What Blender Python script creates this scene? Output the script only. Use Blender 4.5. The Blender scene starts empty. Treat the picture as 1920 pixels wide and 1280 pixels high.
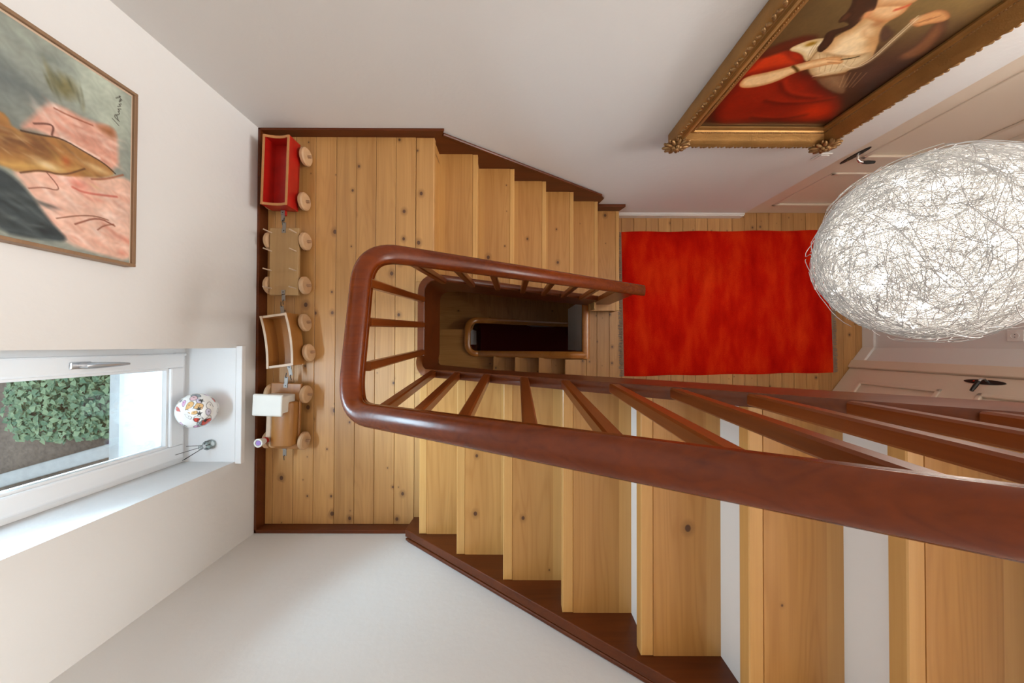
import bpy, math, random
import numpy as np
from mathutils import Vector, Matrix
random.seed(7)
rng = np.random.default_rng(11)
sc = bpy.context.scene
col = sc.collection

# ------------------------------------------------------------------ camera
# hand-held 12 mm wide angle, pointing almost straight down the stairwell
CAMZ = 3.381
cam = bpy.data.cameras.new('camera')
cam.sensor_width = 36.0; cam.sensor_fit = 'HORIZONTAL'; cam.lens = 12.0
cam.clip_start = 0.01; cam.clip_end = 100
cam_ob = bpy.data.objects.new('camera', cam); col.objects.link(cam_ob)
def _rot(a, b, c):
    ca, sa, cb, sb, cc, s = math.cos(a), math.sin(a), math.cos(b), math.sin(b), math.cos(c), math.sin(c)
    return np.array([[1,0,0],[0,ca,-sa],[0,sa,ca]]) @ np.array([[cb,0,sb],[0,1,0],[-sb,0,cb]]) @ np.array([[cc,-s,0],[s,cc,0],[0,0,1]])
_M = _rot(-0.0107, -0.0010, 0.0029) @ np.diag([1, -1, -1])
_R, _D, _F = _M
cam_ob.matrix_world = Matrix(((_R[0], -_D[0], -_F[0], 0), (_R[1], -_D[1], -_F[1], 0), (_R[2], -_D[2], -_F[2], CAMZ), (0, 0, 0, 1)))
sc.camera = cam_ob

# ------------------------------------------------------------------ world, light, exposure
world = bpy.data.worlds.new('sky'); sc.world = world; world.use_nodes = True
wn = world.node_tree.nodes; wl = world.node_tree.links
bg = wn['Background']
bg.inputs['Color'].default_value = (0.80, 0.90, 1.0, 1); bg.inputs['Strength'].default_value = 2.0
sc.view_settings.view_transform = 'Standard'; sc.view_settings.look = 'None'
sc.view_settings.gamma = 1.0; sc.view_settings.use_curve_mapping = False
sc.view_settings.exposure = 0.0
sc.cycles.use_denoising = True
sc.cycles.max_bounces = 10; sc.cycles.diffuse_bounces = 6
sc.cycles.sample_clamp_indirect = 6.0

def area(name, loc, rot, sx, sy, power, color):
    l = bpy.data.lights.new(name, 'AREA'); l.shape = 'RECTANGLE'; l.size = sx; l.size_y = sy
    l.energy = power; l.color = color
    o = bpy.data.objects.new(name, l); col.objects.link(o); o.location = loc; o.rotation_euler = rot
    return o
# daylight entering by the landing window: just outside its glass, in the part of the window above the frame
area('window_left_offscreen', (-1.90, -0.335, 2.43), (0, math.radians(-40), 0), 0.34, 0.40, 30, (0.62, 0.82, 1.0)).data.spread = math.radians(120)
# daylight from the upper floor, high on the right, that gleams on the railing: outside the window opening there
area('window_upper_right_offscreen', (5.34, 0.05, 3.85), (0, math.radians(82), 0), 1.5, 1.9, 285, (1.0, 0.975, 0.94))

# ------------------------------------------------------------------ mesh helpers
class MB:
    def __init__(s): s.v = []; s.f = []
    def add(s, vs, fs):
        n = len(s.v); s.v += [tuple(p) for p in vs]; s.f += [tuple(i + n for i in f) for f in fs]; return s
    def box(s, x0, x1, y0, y1, z0, z1):
        return s.add([(x0,y0,z0),(x1,y0,z0),(x1,y1,z0),(x0,y1,z0),(x0,y0,z1),(x1,y0,z1),(x1,y1,z1),(x0,y1,z1)],
                     [(3,2,1,0),(4,5,6,7),(0,1,5,4),(1,2,6,5),(2,3,7,6),(3,0,4,7)])
    def bbox(s, x0, x1, y0, y1, z0, z1, b):
        # box with chamfered top edges
        vs = [(x0,y0,z0),(x1,y0,z0),(x1,y1,z0),(x0,y1,z0),(x0,y0,z1-b),(x1,y0,z1-b),(x1,y1,z1-b),(x0,y1,z1-b),
              (x0+b,y0+b,z1),(x1-b,y0+b,z1),(x1-b,y1-b,z1),(x0+b,y1-b,z1)]
        fs = [(3,2,1,0),(8,9,10,11)]
        for k in range(4):
            j = (k+1) % 4; fs += [(k,j,4+j,4+k),(4+k,4+j,8+j,8+k)]
        return s.add(vs, fs)
    def prism(s, poly, a, b, axis='z'):
        n = len(poly)
        def P(p, t):
            return (p[0],p[1],t) if axis == 'z' else ((p[0],t,p[1]) if axis == 'y' else (t,p[0],p[1]))
        vs = [P(p,a) for p in poly] + [P(p,b) for p in poly]
        fs = [tuple(reversed(range(n))), tuple(range(n,2*n))] + [(k,(k+1)%n,n+(k+1)%n,n+k) for k in range(n)]
        return s.add(vs, fs)
    def tube(s, pts, r, n=8, caps=True):
        pts = [Vector(p) for p in pts]; m = len(pts); rs = r if isinstance(r, (list, tuple)) else [r]*m
        t0 = (pts[1]-pts[0]).normalized()
        u = t0.orthogonal().normalized(); vs = []
        for i, p in enumerate(pts):
            t = (pts[min(i+1,m-1)] - pts[max(i-1,0)]).normalized()
            u = (u - t*u.dot(t)).normalized(); w = t.cross(u)
            for k in range(n):
                a = 2*math.pi*k/n; vs.append(p + rs[i]*(math.cos(a)*u + math.sin(a)*w))
        fs = [(i*n+k, i*n+(k+1)%n, (i+1)*n+(k+1)%n, (i+1)*n+k) for i in range(m-1) for k in range(n)]
        if caps: fs += [tuple(reversed(range(n))), tuple(range((m-1)*n, m*n))]
        return s.add(vs, fs)
    def lathe(s, prof, n=24, M=None):
        # prof: (radius, height) list; axis z, then matrix M
        vs = []; m = len(prof)
        for r, z in prof:
            for k in range(n):
                a = 2*math.pi*k/n; p = Vector((r*math.cos(a), r*math.sin(a), z)); vs.append(M @ p if M else p)
        fs = [(i*n+k, i*n+(k+1)%n, (i+1)*n+(k+1)%n, (i+1)*n+k) for i in range(m-1) for k in range(n)]
        fs += [tuple(reversed(range(n))), tuple(range((m-1)*n, m*n))]
        return s.add(vs, fs)
    def sweep(s, path, prof, caps=True):
        # prof: function(i) or list of (lateral, up); lateral = horizontal normal of path
        m = len(path); P = [Vector(p) for p in path]; vs = []
        pr = prof if callable(prof) else (lambda i: prof)
        n = len(pr(0))
        for i, p in enumerate(P):
            t = P[min(i+1,m-1)] - P[max(i-1,0)]; t.z = 0; t.normalize(); l = Vector((-t.y, t.x, 0))
            for a, b in pr(i): vs.append(p + l*a + Vector((0,0,b)))
        fs = [(i*n+k, i*n+(k+1)%n, (i+1)*n+(k+1)%n, (i+1)*n+k) for i in range(m-1) for k in range(n)]
        if caps: fs += [tuple(reversed(range(n))), tuple(range((m-1)*n, m*n))]
        return s.add(vs, fs)
    def blob(s, c, rx, ry, rz, M=None, n=8, m=5):
        vs = []
        for i in range(1, m):
            th = math.pi*i/m
            for k in range(n):
                a = 2*math.pi*k/n; vs.append(Vector((rx*math.sin(th)*math.cos(a), ry*math.sin(th)*math.sin(a), rz*math.cos(th))))
        vs += [Vector((0,0,rz)), Vector((0,0,-rz))]
        if M: vs = [M @ v for v in vs]
        vs = [v + Vector(c) for v in vs]
        q = (m-1)*n
        fs = [(i*n+k,(i+1)*n+k,(i+1)*n+(k+1)%n,i*n+(k+1)%n) for i in range(m-2) for k in range(n)]
        fs += [(q,k,(k+1)%n) for k in range(n)] + [(q+1,(m-2)*n+(k+1)%n,(m-2)*n+k) for k in range(n)]
        return s.add(vs, fs)
    def mesh(s, name, mat, smooth=False):
        me = bpy.data.meshes.new(name); me.from_pydata(s.v, [], s.f); me.update()
        import bmesh
        bm = bmesh.new(); bm.from_mesh(me); bmesh.ops.recalc_face_normals(bm, faces=bm.faces); bm.to_mesh(me); bm.free()
        me.materials.append(mat)
        if smooth:
            me.polygons.foreach_set('use_smooth', [True]*len(me.polygons))
            try: me.set_sharp_from_angle(angle=math.radians(42))
            except Exception: pass
        return me
    def build(s, name, mat, parent=None, smooth=False, bevel=0):
        o = bpy.data.objects.new(name, s.mesh(name, mat, smooth)); col.objects.link(o)
        if parent is not None: o.parent = parent
        if bevel:
            b = o.modifiers.new('bevel', 'BEVEL'); b.width = bevel; b.segments = 2; b.limit_method = 'ANGLE'
        return o
def tag(o, label=None, cat=None, group=None, kind=None):
    if label: o['label'] = label
    if cat: o['category'] = cat
    if group: o['group'] = group
    if kind: o['kind'] = kind
    return o
def empty(name, label=None, cat=None, group=None, kind=None, loc=(0,0,0)):
    o = bpy.data.objects.new(name, None); col.objects.link(o); o.location = loc; o.empty_display_size = 0.05
    return tag(o, label, cat, group, kind)
def inst(name, me, loc=(0,0,0), parent=None, rot=(0,0,0), scale=(1,1,1)):
    o = bpy.data.objects.new(name, me); col.objects.link(o); o.location = loc; o.rotation_euler = rot; o.scale = scale
    if parent is not None: o.parent = parent
    return o
def round_path(pts, r, n=8):
    P = [Vector(p) for p in pts]; out = [P[0]]
    for i in range(1, len(P)-1):
        a = P[i] + (P[i-1]-P[i]).normalized()*r; b = P[i] + (P[i+1]-P[i]).normalized()*r; c = P[i]
        for k in range(n+1):
            t = k/n; e = 0.72
            q0 = a + (c-a)*e; q1 = b + (c-b)*e      # cubic, close to a circular turn
            out.append((1-t)**3*a + 3*(1-t)**2*t*q0 + 3*(1-t)*t*t*q1 + t**3*b)
    out.append(P[-1]); return out
def subdiv(path, step):
    out = [path[0]]
    for a, b in zip(path, path[1:]):
        k = max(1, int((b-a).length/step))
        for j in range(1, k+1): out.append(a + (b-a)*(j/k))
    return out

# ------------------------------------------------------------------ materials
def nt(name):
    m = bpy.data.materials.new(name); m.use_nodes = True
    return m, m.node_tree.nodes, m.node_tree.links, m.node_tree.nodes['Principled BSDF']
def setp(b, **k):
    for a, v in k.items(): b.inputs[a.replace('_', ' ')].default_value = v
def plain(name, c, rough=0.5, metal=0.0, bump=0, bscale=40, var=0.0, vscale=3.0, coat=0.0, emit=None, es=0):
    m, N, L, b = nt(name)
    b.inputs['Base Color'].default_value = (*c, 1); b.inputs['Roughness'].default_value = rough; b.inputs['Metallic'].default_value = metal
    b.inputs['Coat Weight'].default_value = coat
    tc = N.new('ShaderNodeTexCoord')
    if var:
        n = N.new('ShaderNodeTexNoise'); n.inputs['Scale'].default_value = vscale; n.inputs['Detail'].default_value = 4
        L.new(tc.outputs['Object'], n.inputs['Vector'])
        mx = N.new('ShaderNodeMix'); mx.data_type = 'RGBA'
        mx.inputs['A'].default_value = (*[x*(1-var) for x in c], 1); mx.inputs['B'].default_value = (*[min(1, x*(1+var)) for x in c], 1)
        L.new(n.outputs['Fac'], mx.inputs['Factor']); L.new(mx.outputs['Result'], b.inputs['Base Color'])
    if bump:
        n = N.new('ShaderNodeTexNoise'); n.inputs['Scale'].default_value = bscale; n.inputs['Detail'].default_value = 5
        L.new(tc.outputs['Object'], n.inputs['Vector'])
        bp = N.new('ShaderNodeBump'); bp.inputs['Strength'].default_value = bump; bp.inputs['Distance'].default_value = 0.004
        L.new(n.outputs['Fac'], bp.inputs['Height']); L.new(bp.outputs['Normal'], b.inputs['Normal'])
    if emit:
        b.inputs['Emission Color'].default_value = (*emit, 1); b.inputs['Emission Strength'].default_value = es
    return m
def wood(name, light, dark, axis='y', knots=0.0, rough=0.4, coat=0.0, rings=0.5, tint=0.12, knotcol=(0.075, 0.022, 0.006), grain=22):
    m, N, L, b = nt(name)
    b.inputs['Roughness'].default_value = rough; b.inputs['Coat Weight'].default_value = coat; b.inputs['Coat Roughness'].default_value = 0.42 if knots else 0.14
    tc = N.new('ShaderNodeTexCoord'); oi = N.new('ShaderNodeObjectInfo')
    off = N.new('ShaderNodeVectorMath'); off.operation = 'SCALE'; off.inputs[0].default_value = (37.0, 91.0, 53.0)
    L.new(oi.outputs['Random'], off.inputs['Scale'])
    add = N.new('ShaderNodeVectorMath'); add.operation = 'ADD'
    L.new(tc.outputs['Object'], add.inputs[0]); L.new(off.outputs[0], add.inputs[1])
    def scaled(c, a):
        s = N.new('ShaderNodeVectorMath'); s.operation = 'MULTIPLY'
        s.inputs[1].default_value = {'x': (a, c, c), 'y': (c, a, c), 'z': (c, c, a)}[axis]
        L.new(add.outputs[0], s.inputs[0]); return s.outputs[0]
    def noise(vec, detail, dist=0.0):
        n = N.new('ShaderNodeTexNoise'); n.inputs['Scale'].default_value = 1.0; n.inputs['Detail'].default_value = detail
        n.inputs['Distortion'].default_value = dist; L.new(vec, n.inputs['Vector']); return n.outputs['Fac']
    def math_(op, a, bb=None, clamp=False):
        n = N.new('ShaderNodeMath'); n.operation = op; n.use_clamp = clamp
        for i, x in enumerate((a, bb)):
            if x is None: continue
            if isinstance(x, (int, float)): n.inputs[i].default_value = x
            else: L.new(x, n.inputs[i])
        return n.outputs[0]
    g1 = noise(scaled(grain, 0.7), 4, 0.5)
    g2 = noise(scaled(grain*7, 3.0), 2)
    g3 = noise(scaled(7.0, 0.55), 2)
    ring = math_('SINE', math_('MULTIPLY', g3, 95.0))
    ring = math_('MULTIPLY', math_('ADD', ring, 1.0), 0.5)
    ring = math_('POWER', ring, 2.5)
    f = math_('ADD', math_('MULTIPLY', g1, 1.25), math_('MULTIPLY', g2, 0.50))
    f = math_('ADD', math_('SUBTRACT', f, 0.55), math_('MULTIPLY', ring, 0.30*rings), True)
    mx = N.new('ShaderNodeMix'); mx.data_type = 'RGBA'
    mx.inputs['A'].default_value = (*light, 1); mx.inputs['B'].default_value = (*dark, 1)
    L.new(f, mx.inputs['Factor']); out = mx.outputs['Result']
    hs = N.new('ShaderNodeHueSaturation')
    L.new(out, hs.inputs['Color']); L.new(math_('ADD', math_('MULTIPLY', oi.outputs['Random'], 2*tint), 1.0-tint), hs.inputs['Value'])
    out = hs.outputs['Color']
    if knots:
        v = N.new('ShaderNodeTexVoronoi'); v.voronoi_dimensions = '2D'; v.inputs['Scale'].default_value = 8.0; v.inputs['Randomness'].default_value = 1.0
        s2 = N.new('ShaderNodeVectorMath'); s2.operation = 'MULTIPLY'
        s2.inputs[1].default_value = {'x': (0.8,1.0,1.0), 'y': (1.0,0.8,1.0), 'z': (1.0,1.0,0.8)}[axis]
        L.new(add.outputs[0], s2.inputs[0]); L.new(s2.outputs[0], v.inputs['Vector'])
        sep = N.new('ShaderNodeSeparateColor'); L.new(v.outputs['Color'], sep.inputs[0])
        on = math_('LESS_THAN', sep.outputs[0], knots)
        rad = math_('ADD', math_('MULTIPLY', math_('MULTIPLY', sep.outputs[1], sep.outputs[1]), 0.075), 0.032)
        k = math_('MULTIPLY', math_('SUBTRACT', rad, v.outputs['Distance']), 40.0, True)
        halo = math_('MULTIPLY', math_('SUBTRACT', math_('MULTIPLY', rad, 2.6), v.outputs['Distance']), 9.0, True)
        for fac, cc, amt in ((halo, [x*0.72 for x in dark], 0.6), (k, knotcol, 0.92)):
            q = N.new('ShaderNodeMix'); q.data_type = 'RGBA'; q.inputs['B'].default_value = (*cc, 1)
            L.new(out, q.inputs['A']); L.new(math_('MULTIPLY', math_('MULTIPLY', fac, on), amt), q.inputs['Factor']); out = q.outputs['Result']
    L.new(out, b.inputs['Base Color'])
    if 'red_brown' in name: b.inputs['Specular IOR Level'].default_value = 0.30
    bp = N.new('ShaderNodeBump'); bp.inputs['Strength'].default_value = 0.12; bp.inputs['Distance'].default_value = 0.002
    L.new(f, bp.inputs['Height']); L.new(bp.outputs['Normal'], b.inputs['Normal'])
    return m
def vcol(name, rough=0.5, coat=0.0, bump=0.0):
    m, N, L, b = nt(name)
    a = N.new('ShaderNodeVertexColor'); a.layer_name = 'paint'
    L.new(a.outputs['Color'], b.inputs['Base Color']); b.inputs['Roughness'].default_value = rough; b.inputs['Coat Weight'].default_value = coat
    if bump:
        tc = N.new('ShaderNodeTexCoord'); n = N.new('ShaderNodeTexNoise'); n.inputs['Scale'].default_value = 90; n.inputs['Detail'].default_value = 4
        L.new(tc.outputs['Object'], n.inputs['Vector'])
        bp = N.new('ShaderNodeBump'); bp.inputs['Strength'].default_value = bump; bp.inputs['Distance'].default_value = 0.003
        L.new(n.outputs['Fac'], bp.inputs['Height']); L.new(bp.outputs['Normal'], b.inputs['Normal'])
    return m
M = {}
M['wall'] = plain('wall_plaster', (0.74, 0.737, 0.728), 0.92, bump=0.35, bscale=26)
M['ceil'] = plain('ceiling_white', (0.78, 0.76, 0.73), 0.95)
M['white'] = plain('white_gloss_paint', (0.80, 0.79, 0.77), 0.38)
M['cream'] = plain('cream_door_paint', (0.74, 0.64, 0.52), 0.36)
M['pvc'] = plain('white_window_plastic', (0.82, 0.83, 0.84), 0.3)
M['pine'] = wood('pine_plank', (0.57, 0.305, 0.100), (0.34, 0.148, 0.034), 'y', 0.55, 0.48, 0.45, 0.5, 0.10)
M['hall'] = M['pine']
M['tread'] = wood('pine_tread', (0.54, 0.275, 0.080), (0.38, 0.165, 0.036), 'y', 0.16, 0.4, 0.15, 0.9, 0.06)
M['stave'] = wood('pale_tread_stave', (0.62, 0.345, 0.110), (0.48, 0.235, 0.062), 'y', 0, 0.4, 0.15, 0.3, 0.06)
M['treadlow'] = M['tread']; M['stavelow'] = M['stave']
M['mahog'] = wood('red_brown_mahogany', (0.19, 0.034, 0.0035), (0.075, 0.012, 0.0015), 'x', 0, 0.24, 0.0, 0.5, 0.03, grain=14)
M['mahogy'] = wood('red_brown_mahogany_skirting', (0.14, 0.031, 0.005), (0.065, 0.013, 0.0025), 'x', 0, 0.36, 0.1, 0.5, 0.04, grain=14)
M['balus'] = wood('red_brown_baluster', (0.21, 0.047, 0.006), (0.11, 0.021, 0.003), 'z', 0, 0.3, 0.15, 0.4, 0.08, grain=18)
M['orange'] = wood('orange_varnished_wood', (0.55, 0.22, 0.04), (0.42, 0.14, 0.02), 'x', 0, 0.25, 0.5, 0.3, 0.03, grain=16)
M['carpet'] = plain('dark_red_carpet', (0.20, 0.012, 0.008), 0.95, bump=0.5, bscale=400)
M['chrome'] = plain('chrome', (0.75, 0.75, 0.76), 0.15, 1.0)
M['steel'] = plain('brushed_steel', (0.60, 0.60, 0.61), 0.28, 1.0)
M['black'] = plain('black_plastic', (0.012, 0.011, 0.011), 0.35)
M['iron'] = plain('dull_iron', (0.30, 0.27, 0.24), 0.5, 0.7)

# ================================================================== STRUCTURE
XL, YB, YF = -1.513, 1.29, -1.11          # left wall, wall behind lower flight, wall beside upper flight
ZB, ZC = -2.59, 5.2                       # lower storey floor, ceiling
ZL = 1.295                                # landing
RISE = 0.185
# ---- left wall with the window opening (y -0.642..-0.023, z 1.505..2.66)
WY0, WY1, WZ0, WZ1 = -0.642, -0.020, 1.500, 2.66
w = MB()
w.box(XL-0.42, XL, YF-0.3, WY0, ZB, ZC).box(XL-0.42, XL, WY1, YB+0.3, ZB, ZC)
w.box(XL-0.42, XL, WY0, WY1, ZB, WZ0).box(XL-0.42, XL, WY0, WY1, WZ1, ZC)
tag(w.build('wall_left', M['wall']), kind='structure', label='white plaster wall with the deep window recess')
tag(MB().box(XL, 2.262, YB, YB+0.3, ZB, ZC).build('wall_back', M['wall']), kind='structure', label='white plaster wall with the gilt framed portrait')
tag(MB().box(XL, 5.2, YF-0.3, YF, ZB, ZC).build('wall_front', M['wall']), kind='structure', label='white plaster wall beside the upper stair flight')
# right end of the hall: a straight wall, then a slanted wall with a door
w = MB().box(3.495, 3.8, -0.016, 1.59, -0.05, 2.62)
tag(w.build('wall_right', M['wall']), kind='structure', label='white end wall of the hall')
DX, DY = -0.610, -0.792                   # run of the slanted wall (x, y)
NX, NY = -0.792, 0.610                    # into the hall
def dg(s, t=0.0): return (3.495 + DX*s + NX*t, -0.016 + DY*s + NY*t)
S_DOOR = 0.255                            # where the door leaf begins along the slanted wall
w = MB()
w.prism([dg(0), dg(S_DOOR-0.07), dg(S_DOOR-0.07,-0.2), dg(0,-0.2)], -0.05, 2.62)
w.prism([dg(S_DOOR+0.90), dg(1.5), dg(1.5,-0.2), dg(S_DOOR+0.90,-0.2)], -0.05, 2.62)
w.prism([dg(S_DOOR-0.07), dg(S_DOOR+0.90), dg(S_DOOR+0.90,-0.2), dg(S_DOOR-0.07,-0.2)], 2.08, 2.62)
tag(w.build('wall_slanted', M['wall']), kind='structure', label='slanted white wall piece around the hall door')
# wall strip above and right of the door in the back wall
w = MB().box(2.262, 3.26, 1.32, 1.59, 2.092, ZC).box(3.232, 5.4, 1.31, 1.59, -0.05, ZC)
tag(w.build('wall_back_recess', M['wall']), kind='structure', label='wall strip around the panelled hall door')
# far walls of the hall, out of view
w = MB().box(5.2, 5.4, -1.4, 1.6, -0.1, 3.05).box(5.2, 5.4, -1.4, 1.6, 4.65, ZC).box(5.2, 5.4, -1.4, -0.95, 3.05, 4.65).box(5.2, 5.4, 1.05, 1.6, 3.05, 4.65)
tag(w.build('wall_end', M['wall']), kind='structure', label='end wall of the upper floor with a wide window')
w = MB().box(5.22, 5.3, -0.95, -0.87, 3.05, 4.65).box(5.22, 5.3, 0.97, 1.05, 3.05, 4.65).box(5.22, 5.3, -0.87, 0.97, 3.05, 3.13).box(5.22, 5.3, -0.87, 0.97, 4.57, 4.65).box(5.22, 5.3, 0.01, 0.09, 3.13, 4.57)
tag(w.build('window_2', M['pvc']), kind='structure', label='white window frame at the end of the upper floor')
tag(MB().box(4.2, 5.2, -0.14, 1.6, 2.525, 2.775).build('floor_gallery', M['hall']), kind='structure', label='gallery floor beyond the hall')
# lower storey walls under the hall
tag(MB().box(2.4, 2.6, -1.1, 1.29, ZB, -0.3).build('wall_below', M['wall']), kind='structure')
# ---- ceiling
tag(MB().box(XL-0.3, 5.4, YF-0.3, YB+0.3, ZC, ZC+0.15).build('ceiling', M['ceil']), kind='structure', label='white ceiling high over the stairwell')

# ---- floors
LANDX0 = -1.498
lf = tag(MB().box(LANDX0, -0.57, -1.09, 1.2755, ZL-0.20, ZL-0.022).build('floor_landing', M['pine']), kind='structure', label='half landing of knotty pine planks')
seams = [LANDX0, -1.453, -1.329, -1.206, -1.079, -0.957, -0.836, -0.714, -0.592]
for i, (a, b) in enumerate(zip(seams, seams[1:])):
    g = 0.0012
    MB().bbox(a+g, b-g, -1.089, 1.2755, ZL-0.022, ZL, 0.0015).build('plank', M['pine'], lf)
MB().bbox(-0.592+0.0012, -0.4795, 0.385, 1.2755, ZL-0.04, ZL, 0.004).build('plank', M['pine'], lf)
MB().bbox(-0.592+0.0012, -0.475, -1.089, -0.172, ZL-0.022, ZL, 0.0015).build('plank', M['pine'], lf)
MB().bbox(-0.592+0.0012, -0.553, -0.172, 0.385, ZL-0.022, ZL, 0.0015).build('plank', M['pine'], lf)
# hall floor (planks run the same way)
hf = tag(MB().box(0.745, 3.9, -1.1, 1.5, -0.25, -0.023).build('floor', M['hall']), kind='structure', label='hall floor of orange pine planks')
x = 0.722 + 0.1222; i = 0
edges = [0.742]
while x < 3.7: edges.append(x); x += 0.1222
for a, b in zip(edges, edges[1:]):
    g = 0.0014; top = 1.345 if a > 2.2 else YB
    y0 = -1.1
    MB().bbox(a+g, b-g, y0, top, -0.022, 0.0, 0.0015).build('plank', M['hall'], hf)
MB().bbox(0.53, 0.742-0.0014, -1.1, -0.14, -0.04, 0.0, 0.003).build('plank', M['hall'], hf)
MB().box(0.575, 0.74, -1.1, -0.14, -0.25, -0.041).build('edge_joist', M['hall'], hf)
# lower storey carpet
tag(MB().box(-2.0, 2.4, -1.1, 1.29, ZB-0.1, ZB).build('floor_below', M['carpet']), kind='structure', label='dark red carpet at the foot of the stairwell')
# white fascia of the hall floor at the well
tag(MB().box(0.70, 0.74, -0.058, 0.45, -0.86, -0.002).build('trim_1', M['white']), kind='structure', label='white fascia board under the orange rail')
tag(MB().box(-0.545, -0.512, 0.005, 0.205, -1.58, -0.73).build('trim_2', M['white']), kind='structure', label='white fascia of the winding stair inside the orange rail')
tag(MB().box(-0.545, -0.505, -0.09, 0.30, -2.2, -1.585).build('trim_3', M['mahogy']), kind='structure', label='dark brown panel at the bottom of the stairwell')
tag(MB().prism([(-0.02, -1.26), (1.3, -2.48), (1.3, ZB+0.09), (0.35, ZB+0.09)], 0.318, 0.334, 'y').build('trim_4', M['white']), kind='structure', label='white stair side panel beside the dark red carpet')

# ---- skirtings of the landing
SK = 0.068
tag(MB().box(XL, LANDX0, YF, YB, ZL-0.02, ZL+SK).build('baseboard_left', M['mahogy'], bevel=0.003), kind='structure', label='dark brown skirting under the window')
tag(MB().prism([(XL, ZL-0.02), (-0.44, ZL-0.02), (-0.405, ZL+SK), (XL, ZL+SK)], 1.2755, YB, 'y').build('baseboard_back', M['mahogy'], bevel=0.003), kind='structure', label='dark brown skirting along the landing, portrait side')
tag(MB().prism([(XL, ZL-0.02), (-0.56, ZL-0.02), (-0.575, ZL+SK), (XL, ZL+SK)], YF, -1.089, 'y').build('baseboard_front', M['mahogy'], bevel=0.003), kind='structure', label='dark brown skirting along the landing, upper flight side')
# white skirting of the hall
tag(MB().box(1.04, 2.262, 1.266, YB, 0, 0.07).box(1.04, 2.262, 1.274, YB, 0.07, 0.082).build('baseboard_hall', M['white']), kind='structure', label='white skirting board below the portrait')
b = MB().box(3.472, 3.495, -0.016, 1.335, 0, 0.11)
b.prism([dg(-0.005), dg(S_DOOR-0.075), dg(S_DOOR-0.075, 0.022), dg(-0.016, 0.022)], 0, 0.11)
tag(b.build('baseboard_right', M['white'], bevel=0.004), kind='structure', label='white skirting board at the end of the hall')

# ---- doors
def handle(parent, P, out, side, zc):
    # P(s,t): point; long black oval plate, chrome neck, black grip
    pl = MB(); n = 20; vs = []
    for t in (0.0, 0.006):
        for k in range(n):
            a = 2*math.pi*k/n; x, y = P(out[0]+0.019*math.cos(a), out[1]+t); vs.append((x, y, zc+0.108*math.sin(a)))
    pl.add(vs, [tuple(range(n)), tuple(range(n, 2*n))] + [(k,(k+1)%n,n+(k+1)%n,n+k) for k in range(n)])
    p = pl.build('handle_plate', M['black'], parent, True); p['label'] = 'long black oval plate'
    s0, t0 = out
    pts = [(*P(s0, t0+0.004), zc+0.02), (*P(s0, t0+0.04), zc+0.02), (*P(s0+side*0.012, t0+0.055), zc+0.02), (*P(s0+side*0.035, t0+0.058), zc+0.02)]
    MB().tube(pts, 0.008, 10).build('lever_neck', M['chrome'], p, True)
    MB().tube([(*P(s0+side*0.033, t0+0.058), zc+0.02), (*P(s0+side*0.07, t0+0.058), zc+0.018), (*P(s0+side*0.115, t0+0.056), zc+0.016)], [0.010, 0.0125, 0.010], 10).build('lever_grip', M['black'], p, True)
    MB().tube([(*P(s0, t0+0.005), zc-0.05), (*P(s0, t0+0.010), zc-0.05)], 0.006, 8).build('keyhole_ring', M['chrome'], p, True)
def panel_door(root, P, s0, wid, hgt, mat):
    # leaf made of a flat board plus proud mouldings round two sunk panels
    l = MB()
    def bx(a, b, t0, t1, z0, z1): l.prism([P(a,t0), P(b,t0), P(b,t1), P(a,t1)], z0, z1)
    bx(s0, s0+wid, -0.04, -0.012, 0.008, hgt)
    st = 0.135
    bx(s0, s0+st, -0.012, 0, 0.008, hgt); bx(s0+wid-st, s0+wid, -0.012, 0, 0.008, hgt)
    for z0, z1 in ((0.008, 0.185), (0.80, 1.0), (hgt-0.15, hgt)): bx(s0+st, s0+wid-st, -0.012, 0, z0, z1)
    l.build('door_leaf', mat, root)
    for z0, z1 in ((0.185, 0.80), (1.0, hgt-0.15)):
        m = MB()
        for a, b, c0, c1 in ((s0+st, s0+st+0.03, z0, z1), (s0+wid-st-0.03, s0+wid-st, z0, z1), (s0+st, s0+wid-st, z0, z0+0.03), (s0+st, s0+wid-st, z1-0.03, z1)):
            m.prism([P(a,-0.012), P(b,-0.012), P(b,0.008), P(a,0.008)], c0, c1)
        m.build('panel_moulding', mat, root, bevel=0.006)
d1 = empty('door_1', 'cream panelled door with long black handle plate below the portrait', kind='structure')
P1 = lambda s, t: (2.306 + s, 1.320 - t)
panel_door(d1, P1, 0.0, 0.86, 2.03, M['cream'])
fr = MB().box(2.262, 2.303, 1.312, 1.40, 0, 2.09).box(3.17, 3.23, 1.29, 1.40, 0, 2.09).box(2.262, 3.23, 1.29, 1.40, 2.035, 2.09)
fr.build('door_frame', M['cream'], d1, bevel=0.004)
handle(d1, P1, (0.066, 0.0), 1, 1.035)
d2 = empty('door_2', 'cream panelled door with black handle plate in the slanted wall', kind='structure')
panel_door(d2, dg, S_DOOR, 0.82, 2.0, M['cream'])
fr = MB()
fr.prism([dg(S_DOOR-0.085, -0.03), dg(S_DOOR-0.004, -0.03), dg(S_DOOR-0.004, 0.022), dg(S_DOOR-0.085, 0.030)], 0, 2.07)
fr.prism([dg(S_DOOR+0.824, -0.03), dg(S_DOOR+0.905, -0.03), dg(S_DOOR+0.905, 0.022), dg(S_DOOR+0.824, 0.022)], 0, 2.07)
fr.prism([dg(S_DOOR-0.085, -0.03), dg(S_DOOR+0.905, -0.03), dg(S_DOOR+0.905, 0.022), dg(S_DOOR-0.085, 0.022)], 2.005, 2.085)
fr.build('door_frame', M['cream'], d2, bevel=0.006)
handle(d2, dg, (S_DOOR+0.042, 0.0), 1, 0.99)

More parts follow.
